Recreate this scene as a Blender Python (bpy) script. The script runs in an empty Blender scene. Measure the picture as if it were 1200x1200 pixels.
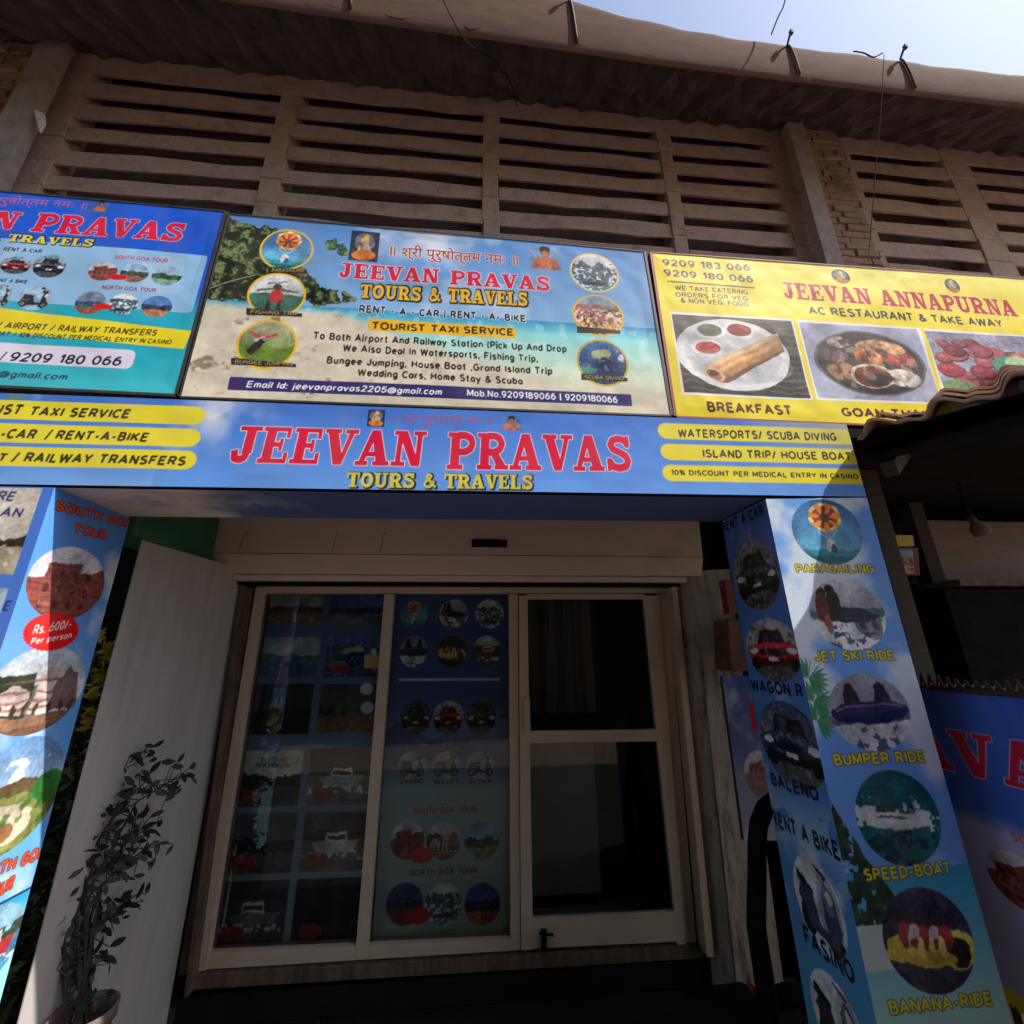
import bpy, bmesh, math, random
import numpy as np
from mathutils import Vector, Matrix

# ------------------------------------------------------------------ camera, sky, sun, exposure
scene = bpy.context.scene
COL = scene.collection
S = 0.88                                   # metres per survey unit
EYE = 1.85                                 # lens height above the yard
R_ = np.array([[0.99569, -0.0921, -0.0096], [0.0190, 0.3048, -0.9522], [0.0906, 0.9479, 0.3052]])
_u, _s, _v = np.linalg.svd(R_); R_ = _u @ _v
FPX = 509.5                                # focal length in pixels of a 1200 px wide picture

cam_data = bpy.data.cameras.new('camera')
cam = bpy.data.objects.new('camera', cam_data); COL.objects.link(cam)
cam_data.sensor_fit = 'HORIZONTAL'; cam_data.sensor_width = 36.0
cam_data.lens = FPX / 1200 * 36.0
cam_data.clip_start = 0.02; cam_data.clip_end = 3000
cam.matrix_world = Matrix([[R_[0][0], -R_[1][0], -R_[2][0], 0], [R_[0][1], -R_[1][1], -R_[2][1], 0],
                           [R_[0][2], -R_[1][2], -R_[2][2], EYE], [0, 0, 0, 1]])
scene.camera = cam

SUN_DIR = Vector((2.3, -1.0, 3.42)).normalized()      # towards the sun
sun_el = math.asin(SUN_DIR.z); sun_az = math.atan2(SUN_DIR.x, SUN_DIR.y)
world = bpy.data.worlds.new('World'); scene.world = world; world.use_nodes = True
wn = world.node_tree; bg = wn.nodes['Background']
sky = wn.nodes.new('ShaderNodeTexSky'); sky.sky_type = 'NISHITA'; sky.sun_disc = False
sky.sun_elevation = sun_el; sky.sun_rotation = sun_az
sky.air_density = 1.0; sky.dust_density = 1.8; sky.ozone_density = 0.0
wn.links.new(sky.outputs[0], bg.inputs[0]); bg.inputs[1].default_value = 0.15
sl = bpy.data.lights.new('sun', 'SUN'); sl.energy = 5.0; sl.angle = math.radians(0.5); sl.color = (1.0, 0.95, 0.86)
sun = bpy.data.objects.new('sun', sl); COL.objects.link(sun)
sun.rotation_euler = SUN_DIR.to_track_quat('Z', 'Y').to_euler()
scene.view_settings.view_transform = 'Standard'; scene.view_settings.look = 'None'
scene.view_settings.gamma = 1; scene.view_settings.exposure = 0.62

# ------------------------------------------------------------------ survey helpers
def W(x, y, z): return Vector((S * x, S * y, S * z + EYE))
def ray(u, v):
    d = np.array([(u - 600) / FPX, (v - 600) / FPX, 1.0]); return R_.T @ d
def onY(u, v, Y): d = ray(u, v) * (Y / ray(u, v)[1]); return tuple(d)
def onX(u, v, X): d = ray(u, v) * (X / ray(u, v)[0]); return tuple(d)
def onZ(u, v, Z): d = ray(u, v) * (Z / ray(u, v)[2]); return tuple(d)
GZ = -EYE / S                              # the yard, in survey units
FZ = -2.05                                 # porch floor

def srgb(c):
    c = np.asarray(c, float) / 255.0
    return np.where(c <= 0.04045, c / 12.92, ((c + 0.055) / 1.055) ** 2.4)

# ------------------------------------------------------------------ materials
def pm(name, c1, c2=None, rough=.6, scale=5, stretch=(1, 1, 1), lo=.35, hi=.65, bump=0., bscale=60, spec=.4, metal=0., c3=None, s3=2.5, t3=(.55, .7), detail=8):
    """procedural paint: two tones mixed by noise, an optional third (stain) tone, optional bump"""
    m = bpy.data.materials.new(name); m.use_nodes = True
    nt = m.node_tree; N = nt.nodes; L = nt.links; b = N['Principled BSDF']
    b.inputs['Roughness'].default_value = rough; b.inputs['Metallic'].default_value = metal
    b.inputs['Specular IOR Level'].default_value = spec
    tc = N.new('ShaderNodeTexCoord'); mp = N.new('ShaderNodeMapping'); mp.inputs['Scale'].default_value = stretch
    L.new(tc.outputs['Object'], mp.inputs[0])
    def noise(sc, vec):
        n = N.new('ShaderNodeTexNoise'); n.inputs['Scale'].default_value = sc; n.inputs['Detail'].default_value = detail
        n.inputs['Roughness'].default_value = .62; L.new(vec, n.inputs['Vector']); return n
    def ramp(n, a, c):
        r = N.new('ShaderNodeMapRange'); r.inputs[1].default_value = a; r.inputs[2].default_value = c
        L.new(n.outputs[0], r.inputs[0]); return r
    def mix(f, a, c):
        x = N.new('ShaderNodeMix'); x.data_type = 'RGBA'; L.new(f.outputs[0], x.inputs['Factor'])
        for sock, val in ((x.inputs[6], a), (x.inputs[7], c)):
            if isinstance(val, tuple): sock.default_value = (*val, 1)
            else: L.new(val, sock)
        return x.outputs[2]
    c2 = c2 or tuple(.7 * x for x in c1)
    out = mix(ramp(noise(scale, mp.outputs[0]), lo, hi), c1, c2)
    if c3: out = mix(ramp(noise(s3, mp.outputs[0]), *t3), out, c3)
    L.new(out, b.inputs['Base Color'])
    if bump:
        bp = N.new('ShaderNodeBump'); bp.inputs['Strength'].default_value = bump; bp.inputs['Distance'].default_value = .02
        L.new(noise(bscale, mp.outputs[0]).outputs[0], bp.inputs['Height']); L.new(bp.outputs[0], b.inputs['Normal'])
    return m

def print_mat():
    """printed flex sheet: ink colours are stored per vertex, thin dust over them"""
    m = bpy.data.materials.new('printed_flex'); m.use_nodes = True
    nt = m.node_tree; N = nt.nodes; L = nt.links; b = N['Principled BSDF']
    at = N.new('ShaderNodeAttribute'); at.attribute_name = 'ink'
    tc = N.new('ShaderNodeTexCoord'); n = N.new('ShaderNodeTexNoise'); n.inputs['Scale'].default_value = 3.5; n.inputs['Detail'].default_value = 9
    mp = N.new('ShaderNodeMapping'); mp.inputs['Scale'].default_value = (2.2, 2.2, .45); L.new(tc.outputs['Object'], mp.inputs[0]); L.new(mp.outputs[0], n.inputs['Vector'])
    mr = N.new('ShaderNodeMapRange'); mr.inputs[1].default_value = .42; mr.inputs[2].default_value = .8; mr.inputs[4].default_value = .15
    L.new(n.outputs[0], mr.inputs[0])
    mx = N.new('ShaderNodeMix'); mx.data_type = 'RGBA'; L.new(mr.outputs[0], mx.inputs['Factor'])
    L.new(at.outputs['Color'], mx.inputs[6]); mx.inputs[7].default_value = (.30, .24, .19, 1)
    L.new(mx.outputs[2], b.inputs['Base Color'])
    b.inputs['Roughness'].default_value = .48; b.inputs['Specular IOR Level'].default_value = .12
    return m

def glass_mat():
    m = bpy.data.materials.new('window_glass'); m.use_nodes = True
    nt = m.node_tree; N = nt.nodes; L = nt.links; N.remove(N['Principled BSDF'])
    tr = N.new('ShaderNodeBsdfTransparent'); tr.inputs[0].default_value = (.88, .9, .9, 1)
    gl = N.new('ShaderNodeBsdfGlossy'); gl.inputs['Roughness'].default_value = .03
    fr = N.new('ShaderNodeFresnel'); fr.inputs[0].default_value = 1.3
    ms = N.new('ShaderNodeMixShader'); L.new(fr.outputs[0], ms.inputs[0]); L.new(tr.outputs[0], ms.inputs[1]); L.new(gl.outputs[0], ms.inputs[2])
    L.new(ms.outputs[0], N['Material Output'].inputs[0]); return m

M = dict(
    ink=print_mat(), glass=glass_mat(),
    low_bounce=pm('low_bounce_asphalt', (.055, .05, .047), (.035, .033, .032), .95, 3, bump=.5, bscale=60),
    earth=pm('red_earth', (.36, .26, .20), (.28, .20, .15), .95, .9, bump=.5, bscale=25),
    sky_block=pm('sky_block_scrub', (.035, .045, .02), (.075, .065, .04), 1, .6, bump=1, bscale=3),
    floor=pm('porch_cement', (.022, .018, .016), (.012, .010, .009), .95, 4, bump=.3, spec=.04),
    jali=pm('grey_brown_cement', (.55, .415, .345), (.44, .325, .27), .95, 6, bump=.8, bscale=45, c3=(.29, .215, .185), s3=5, t3=(.52, .75), lo=.3, hi=.7),
    brick=pm('old_brick', (.40, .25, .18), (.30, .22, .17), .95, 14, bump=.7, bscale=60, c3=(.10, .085, .08), s3=4, t3=(.5, .75)),
    concrete=pm('pale_concrete', (.40, .345, .31), (.28, .24, .215), .9, 9, bump=.5, bscale=70, c3=(.13, .11, .10), s3=3),
    plaster=pm('white_limewash', (.47, .43, .415), (.40, .365, .355), .85, 5, stretch=(3, 3, .35), bump=.15, bscale=30, c3=(.30, .26, .24), s3=2.2, t3=(.56, .85)),
    oldplaster=pm('peeling_limewash', (.54, .46, .40), (.38, .31, .26), .95, 9, stretch=(3, 3, .6), bump=.6, bscale=22, c3=(.11, .09, .075), s3=4.5, t3=(.52, .72)),
    cream=pm('cream_enamel', (.66, .52, .43), (.60, .47, .385), .5, 3, stretch=(.6, .6, .8), bump=.05, c3=(.36, .26, .20), s3=2, t3=(.6, .85)),
    frame=pm('yellowed_white_enamel', (.52, .41, .315), (.47, .365, .28), .45, 7, stretch=(1, 1, 1), bump=.04, c3=(.22, .15, .105), s3=22, t3=(.66, .8)),
    jamb=pm('stained_wood', (.17, .11, .075), (.06, .04, .03), .8, 9, stretch=(3, 3, .6), bump=.3),
    green=pm('green_enamel', (.04, .19, .09), (.03, .14, .07), .5, 6),
    black=pm('black_paint', (.006, .006, .007), (.012, .011, .011), .8, 12, spec=.04),
    dark=pm('near_black', (.010, .009, .0085), (.018, .015, .014), .95, 6, spec=.04),  # near-black, two close tones mixed by noise
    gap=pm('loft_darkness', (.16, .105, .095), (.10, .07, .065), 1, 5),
    edge=pm('sign_edge', (.03, .027, .028), (.06, .05, .05), .6, 15),
    rededge=pm('red_sign_edge', (.30, .045, .04), (.2, .05, .04), .6, 15),
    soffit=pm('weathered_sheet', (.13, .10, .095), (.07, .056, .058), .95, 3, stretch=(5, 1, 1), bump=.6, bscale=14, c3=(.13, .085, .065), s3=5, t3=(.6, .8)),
    gutter=pm('dusty_brown_gutter', (.125, .066, .046), (.085, .047, .035), .9, 5, spec=.1, stretch=(.8, 2, 2), bump=.08, bscale=45, c3=(.11, .075, .06), s3=6, t3=(.52, .75)),
    strap=pm('rusty_iron', (.05, .032, .026), (.09, .05, .035), .8, 25),
    tile=pm('clay_tile', (.58, .43, .37), (.42, .28, .22), .9, 8, bump=.5, bscale=40, c3=(.09, .06, .05), s3=6, t3=(.55, .75)),
    wood=pm('dark_timber', (.055, .036, .026), (.03, .022, .018), .8, 9, stretch=(1, 1, 4)),
    brown=pm('brown_shutter', (.19, .105, .07), (.14, .08, .055), .6, 4, stretch=(1, 1, 6)),
    wire=pm('grey_wire', (.02, .018, .017), (.012, .011, .01), .9, 30, spec=.03),
    pot=pm('pale_pot', (.17, .125, .105), (.11, .085, .075), .8, 7, bump=.3),
    soil=pm('potting_soil', (.03, .022, .017), (.05, .035, .025), 1, 20, bump=.8),
    leaf=pm('dark_leaf', (.022, .03, .016), (.013, .018, .01), .55, 14),
    leaf2=pm('hedge_leaf', (.06, .10, .03), (.10, .13, .035), .55, 14),
    petal=pm('yellow_petal', (.62, .48, .05), (.5, .4, .05), .6, 14),
    stem=pm('woody_stem', (.05, .04, .03), (.03, .024, .02), .9, 20),
    curtain=pm('brown_curtain', (.34, .22, .15), (.12, .13, .17), .9, 2.2, stretch=(4, 4, .05)),
    cabinet=pm('grey_cabinet', (.36, .32, .28), (.29, .26, .23), .6, 4),
    room=pm('room_wall', (.34, .32, .30), (.26, .25, .24), .9, 3),
    white=pm('white_scrap', (.75, .72, .68), (.6, .57, .53), .8, 20),
    red=pm('red_board', (.30, .04, .03), (.2, .03, .03), .6, 10),
    rust=pm('orange_brown_board', (.22, .11, .05), (.10, .05, .03), .7, 8),
)

# ------------------------------------------------------------------ objects
def tag(o, label=None, cat=None, group=None, kind=None):
    for k, v in (('label', label), ('category', cat), ('group', group), ('kind', kind)):
        if v: o[k] = v
    return o
def thing(name, label, cat, loc, group=None):
    o = bpy.data.objects.new(name, None); COL.objects.link(o); o.location = loc; o.empty_display_size = .1
    return tag(o, label, cat, group)
def origin(o):
    v = Vector((0, 0, 0))
    while o is not None: v = v + o.location; o = o.parent
    return v
class MB:
    """collects shapes (survey units) for ONE mesh object"""
    def __init__(s): s.v = []; s.f = []; s.sm = []
    def add(s, vs, fs, smooth=False):
        n = len(s.v); s.v += [W(*p) for p in vs]; s.f += [[i + n for i in f] for f in fs]; s.sm += [smooth] * len(fs); return s
    def hexa(s, p, bev=0.):
        """p: 4 bottom corners then 4 top corners, same turn"""
        bm = bmesh.new(); vs = [bm.verts.new(q) for q in p]
        for f in ((3, 2, 1, 0), (4, 5, 6, 7), (0, 1, 5, 4), (1, 2, 6, 5), (2, 3, 7, 6), (3, 0, 4, 7)): bm.faces.new([vs[i] for i in f])
        if bev: bmesh.ops.bevel(bm, geom=list(bm.edges), offset=bev, segments=2, affect='EDGES', profile=.7)
        bmesh.ops.recalc_face_normals(bm, faces=bm.faces)
        bm.verts.index_update()
        s.add([tuple(v.co) for v in bm.verts], [[v.index for v in f.verts] for f in bm.faces]); bm.free(); return s
    def box(s, x0, x1, y0, y1, z0, z1, bev=0.):
        return s.hexa([(x0, y0, z0), (x1, y0, z0), (x1, y1, z0), (x0, y1, z0), (x0, y0, z1), (x1, y0, z1), (x1, y1, z1), (x0, y1, z1)], bev)
    def tube(s, pts, r, n=8, caps=True):
        pts = [Vector(p) for p in pts]; rr = r if isinstance(r, (list, tuple)) else [r] * len(pts)
        vs = []; fs = []
        for i, p in enumerate(pts):
            t = (pts[min(i + 1, len(pts) - 1)] - pts[max(i - 1, 0)]).normalized()
            a = (t.cross(Vector((0, 0, 1)) if abs(t.z) < .9 else Vector((1, 0, 0))) if i == 0 else a - t * a.dot(t)).normalized(); b = t.cross(a)
            for k in range(n):
                an = 2 * math.pi * k / n; vs.append(tuple(p + rr[i] * (math.cos(an) * a + math.sin(an) * b)))
        for i in range(len(pts) - 1):
            for k in range(n):
                k2 = (k + 1) % n; fs.append([i * n + k, i * n + k2, (i + 1) * n + k2, (i + 1) * n + k])
        if caps: fs.append(list(range(n))[::-1]); fs.append([(len(pts) - 1) * n + k for k in range(n)])
        return s.add(vs, fs, True)
    def lathe(s, c, prof, n=40):
        vs = []; fs = []
        for r, z in prof:
            for k in range(n): a = 2 * math.pi * k / n; vs.append((c[0] + r * math.cos(a), c[1] + r * math.sin(a), z))
        for i in range(len(prof) - 1):
            for k in range(n): k2 = (k + 1) % n; fs.append([i * n + k, i * n + k2, (i + 1) * n + k2, (i + 1) * n + k])
        return s.add(vs, fs, True)
    def build(s, name, mat, parent=None):
        me = bpy.data.meshes.new(name); o0 = origin(parent) if parent else Vector((0, 0, 0))
        me.from_pydata([tuple(p - o0) for p in s.v], [], s.f); me.polygons.foreach_set('use_smooth', s.sm); me.update()
        me.materials.append(mat)
        o = bpy.data.objects.new(name, me); COL.objects.link(o)
        if parent: o.parent = parent
        return o
def solo(mb, name, mat, label, cat, group=None):
    return tag(mb.build(name, mat), label, cat, group)
# ------------------------------------------------------------------ printing: inks are rasterised in code onto a fine vertex grid
def vnoise(h, w, cell, rng, octs=4):
    out = np.zeros((h, w)); amp = 1.; tot = 0.
    for o in range(octs):
        c = max(cell / 2 ** o, 1.); gh, gw = int(h / c) + 3, int(w / c) + 3
        g = rng.random((gh, gw)); y = np.arange(h) / c; x = np.arange(w) / c
        yi = y.astype(int); xi = x.astype(int); fy = (y - yi)[:, None]; fx = (x - xi)[None]
        fy = fy * fy * (3 - 2 * fy); fx = fx * fx * (3 - 2 * fx)
        a = g[yi][:, xi]; b = g[yi][:, xi + 1]; c2 = g[yi + 1][:, xi]; d = g[yi + 1][:, xi + 1]
        out += amp * ((a * (1 - fx) + b * fx) * (1 - fy) + (c2 * (1 - fx) + d * fx) * fy); tot += amp; amp *= .5
    return out / tot
def inpoly(X, Y, pts):
    m = np.zeros(X.shape, bool); n = len(pts)
    for i in range(n):
        x0, y0 = pts[i]; x1, y1 = pts[(i + 1) % n]
        if y0 == y1: continue
        m ^= ((y0 > Y) != (y1 > Y)) & (X < (x1 - x0) * (Y - y0) / (y1 - y0) + x0)
    return m

_tc = {}
def text_tris(s, bold, shear, res=2):
    k = (s, bold, shear)
    if k in _tc: return _tc[k]
    cu = bpy.data.curves.new('t', 'FONT'); cu.body = s; cu.size = 1; cu.resolution_u = res; cu.offset = bold; cu.shear = shear; cu.fill_mode = 'FRONT'
    ob = bpy.data.objects.new('t', cu); COL.objects.link(ob)
    me = ob.evaluated_get(bpy.context.evaluated_depsgraph_get()).to_mesh()
    n = len(me.vertices); co = np.zeros(n * 3); me.vertices.foreach_get('co', co); co = co.reshape(-1, 3)[:, :2]
    me.calc_loop_triangles(); t = np.zeros(len(me.loop_triangles) * 3, int); me.loop_triangles.foreach_get('vertices', t)
    tr = co[t.reshape(-1, 3)] if n else np.zeros((0, 3, 2))
    bpy.data.objects.remove(ob); bpy.data.curves.remove(cu)
    _tc[k] = tr; return tr

def rc(x0, x1, y0, y1): return [(x0, y0), (x1, y0), (x1, y1), (x0, y1)]
def stroke(pts, t):
    out = []
    for (x0, y0), (x1, y1) in zip(pts, pts[1:]):
        l = math.hypot(x1 - x0, y1 - y0) or 1; nx, ny = -(y1 - y0) / l * t / 2, (x1 - x0) / l * t / 2
        out.append([(x0 + nx, y0 + ny), (x1 + nx, y1 + ny), (x1 - nx, y1 - ny), (x0 - nx, y0 - ny)])
    for x, y in pts[1:-1]: out.append([(x + t / 2 * math.cos(a), y + t / 2 * math.sin(a)) for a in np.linspace(0, 6.283, 11)[:-1]])
    return out
_bowl = [(.3, .92), (.56, .92), (.72, .84), (.78, .70), (.72, .56), (.56, .47), (.3, .47)]
SLAB = {   # a wide slab-serif poster capital set, cap height 1
 'J': (.78, [rc(.34, .62, .25, 1), rc(.14, .78, .87, 1)] + stroke([(.48, .32), (.45, .14), (.33, .08), (.17, .12), (.12, .34)], .2)),
 'E': (.86, [rc(.1, .38, 0, 1), rc(0, .8, .87, 1), rc(0, .82, 0, .13), rc(.3, .6, .44, .58), rc(.53, .63, .34, .68), rc(.69, .8, .7, 1), rc(.71, .82, 0, .31)]),
 'V': (.96, [rc(-.02, .46, .87, 1), rc(.58, .98, .87, 1), [(.06, .9), (.37, .9), (.56, .32), (.70, .9), (.86, .9), (.60, 0), (.36, 0)]]),
 'A': (1.0, [[(.08, .1), (.25, .1), (.50, .8), (.44, 1), (.36, 1)], [(.36, 1), (.62, 1), (.92, .1), (.60, .1), (.42, .72)], rc(.22, .72, .25, .38), rc(-.02, .36, 0, .13), rc(.50, 1.0, 0, .13)]),
 'N': (1.02, [rc(.12, .28, 0, .95), rc(.72, .88, .05, 1), [(.1, 1), (.40, 1), (.88, 0), (.62, 0)], rc(0, .36, .87, 1), rc(.6, 1.0, .87, 1), rc(0, .42, 0, .13)]),
 'P': (.88, [rc(.1, .38, 0, 1), rc(0, .4, .87, 1), rc(0, .5, 0, .13)] + stroke(_bowl, .2)),
 'R': (1.0, [rc(.1, .38, 0, 1), rc(0, .4, .87, 1), rc(0, .47, 0, .13), [(.40, .47), (.64, .50), (.92, .1), (.62, .1)], rc(.56, 1.0, 0, .13)] + stroke(_bowl, .2)),
 'S': (.86, [rc(.68, .80, .66, 1), rc(.04, .16, 0, .36)] + stroke([(.74, .74), (.64, .88), (.44, .92), (.24, .87), (.17, .74), (.26, .61), (.46, .53), (.66, .43), (.74, .29), (.66, .13), (.44, .08), (.22, .13), (.10, .30)], .21)),
 'U': (.98, [rc(.1, .36, .3, 1), rc(.68, .84, .3, 1), rc(0, .46, .87, 1), rc(.56, .96, .87, 1)] + stroke([(.23, .34), (.28, .15), (.46, .08), (.66, .13), (.76, .34)], .2)),
 'T': (.92, [rc(.32, .6, 0, 1), rc(0, .92, .86, 1), rc(0, .12, .64, 1), rc(.8, .92, .64, 1), rc(.18, .74, 0, .13)]),
 'O': (.98, stroke([(.48 + .34 * math.cos(a), .5 + .40 * math.sin(a)) for a in np.linspace(0, 6.5, 18)], .24)),
 'L': (.82, [rc(.1, .38, 0, 1), rc(0, .5, .87, 1), rc(0, .8, 0, .13), rc(.69, .8, 0, .36)]),
 '&': (1.0, stroke([(.95, .05), (.3, .72), (.32, .9), (.5, .93), (.6, .8), (.5, .64), (.2, .42), (.12, .22), (.28, .08), (.5, .08), (.7, .22), (.82, .5)], .17)),
 ' ': (.5, []),
}

# a plain grotesque drawn with strokes: polylines 'x,y x,y', arcs '@cx,cy,rx,ry,from,to', pieces split by ';'
_G = """A 0,0 .36,1 .72,0;.14,.33 .58,.33
B .06,0 .06,1 .34,1 @.36,.77,.2,.23,90,-90 .06,.54;.3,.54 @.38,.27,.24,.27,90,-90 .06,0
C @.38,.5,.36,.5,48,312
D .06,0 .06,1 .28,1 @.28,.5,.38,.5,90,-90 .06,0
E .6,1 .06,1 .06,0 .62,0;.06,.52 .54,.52
F .58,1 .06,1 .06,0;.06,.52 .5,.52
G @.38,.5,.36,.5,48,330 .72,.22 .72,.46 .42,.46
H .06,0 .06,1;.64,0 .64,1;.06,.52 .64,.52
I .08,0 .08,1
J .46,1 .46,.26 @.25,.26,.21,.26,0,-180
K .06,0 .06,1;.62,1 .08,.4;.24,.56 .66,0
L .06,1 .06,0 .56,0
M .06,0 .06,1 .41,.16 .76,1 .76,0
N .06,0 .06,1 .64,0 .64,1
O @.4,.5,.38,.5,0,360
P .06,0 .06,1 .36,1 @.38,.73,.22,.27,90,-90 .06,.46
Q @.4,.5,.38,.5,0,360;.46,.26 .76,-.04
R .06,0 .06,1 .36,1 @.38,.74,.22,.26,90,-90 .06,.48;.36,.48 .64,0
S @.32,.75,.27,.25,40,200 .2,.57 .46,.47 @.33,.25,.27,.25,40,-150
T .32,0 .32,1;0,1 .64,1
U .06,1 .06,.3 @.35,.3,.29,.3,180,360 .64,1
V 0,1 .34,0 .68,1
W 0,1 .22,0 .47,.92 .72,0 .94,1
X .02,0 .62,1;.02,1 .62,0
Y 0,1 .32,.46 .64,1;.32,.46 .32,0
Z .04,1 .58,1 .02,0 .6,0
a @.26,.34,.22,.34,0,360;.5,.7 .5,0
b .06,1 .06,0;@.3,.34,.23,.34,0,360
c @.28,.35,.24,.35,45,315
d .5,1 .5,0;@.26,.34,.22,.34,0,360
e .04,.36 .52,.36 @.28,.35,.24,.35,0,315
f @.3,.8,.16,.2,60,180 .14,0;.0,.66 .32,.66
g .5,.7 .5,-.04 @.27,-.04,.23,.22,0,-150;@.26,.36,.22,.34,0,360
h .06,1 .06,0;.06,.42 @.27,.42,.21,.28,180,0 .48,0
i .06,0 .06,.7;.06,.86 .06,1
j .16,.7 .16,-.08 @.04,-.08,.12,.16,0,-90;.16,.86 .16,1
k .06,0 .06,1;.46,.68 .08,.28;.2,.4 .5,0
l .06,0 .06,1
m .06,0 .06,.7;.06,.44 @.22,.44,.16,.26,180,0 .38,0;.38,.44 @.54,.44,.16,.26,180,0 .7,0
n .06,0 .06,.7;.06,.42 @.27,.42,.21,.28,180,0 .48,0
o @.28,.35,.25,.35,0,360
p .06,-.28 .06,.7;@.3,.36,.23,.34,0,360
q .5,-.28 .5,.7;@.26,.36,.22,.34,0,360
r .06,0 .06,.7;.06,.4 @.26,.4,.2,.28,180,75
s @.25,.53,.2,.17,35,200 .16,.4 .34,.32 @.25,.17,.21,.17,40,-150
t .16,1 .16,.14 @.28,.14,.12,.14,180,290;.0,.68 .34,.68
u .06,.7 .06,.28 @.27,.28,.21,.28,180,360 .48,.7;.48,.3 .48,0
v 0,.7 .24,0 .48,.7
w 0,.7 .17,0 .35,.62 .53,0 .7,.7
x .02,0 .46,.7;.02,.7 .46,0
y 0,.7 .26,.02;.5,.7 .22,-.16 .08,-.28
z .04,.7 .42,.7 .02,0 .44,0
0 @.3,.5,.27,.5,0,360
1 .06,.76 .26,1 .26,0
2 @.3,.72,.25,.28,165,-20 .04,0 .58,0
3 @.28,.76,.23,.24,160,-90;@.28,.26,.26,.26,90,-160
4 .44,0 .44,1 .02,.3 .6,.3
5 .54,1 .12,1 .08,.54 @.29,.32,.26,.32,130,-160
6 @.3,.32,.26,.32,0,360;.05,.36 .1,.7 .2,.9 .34,1 .48,.94
7 .02,1 .56,1 .2,0
8 @.3,.76,.22,.24,0,360;@.3,.27,.26,.27,0,360
9 @.3,.68,.26,.32,0,360;.55,.62 .5,.3 .4,.08 .26,0 .12,.06
. .06,0 .06,.12
, .1,.12 .03,-.14
- .04,.38 .34,.38
/ 0,-.05 .34,1.02
| .06,-.15 .06,1.1
( @.32,.45,.26,.68,125,235
) @.02,.45,.26,.68,55,-55
: .06,0 .06,.12;.06,.56 .06,.68
& .68,0 .16,.7 .18,.9 .3,1 .42,.92 .42,.74 .1,.4 .04,.22 .12,.04 .3,0 .46,.08 .66,.44
@ @.5,.4,.46,.5,-60,320;@.5,.4,.2,.22,0,360;.72,.62 .7,.3 .84,.3
% @.16,.78,.13,.2,0,360;@.62,.2,.13,.2,0,360;.14,0 .64,1
' .06,1 .06,.8"""
GROT = {}
for _l in _G.split('\n'):
    _k, _d = _l[0], _l[2:]; _ps = []
    for _pc in _d.split(';'):
        _pl = []
        for _t in _pc.split():
            if _t[0] == '@':
                cx, cy, rx, ry, a0, a1 = map(float, _t[1:].split(','))
                _pl += [(cx + rx * math.cos(math.radians(a)), cy + ry * math.sin(math.radians(a))) for a in np.linspace(a0, a1, max(4, int(abs(a1 - a0) / 22)))]
            else: _pl.append(tuple(map(float, _t.split(','))))
        _ps.append(_pl)
    GROT[_k] = (max(x for p in _ps for x, y in p), _ps)
GROT[' '] = (.22, [])

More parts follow.
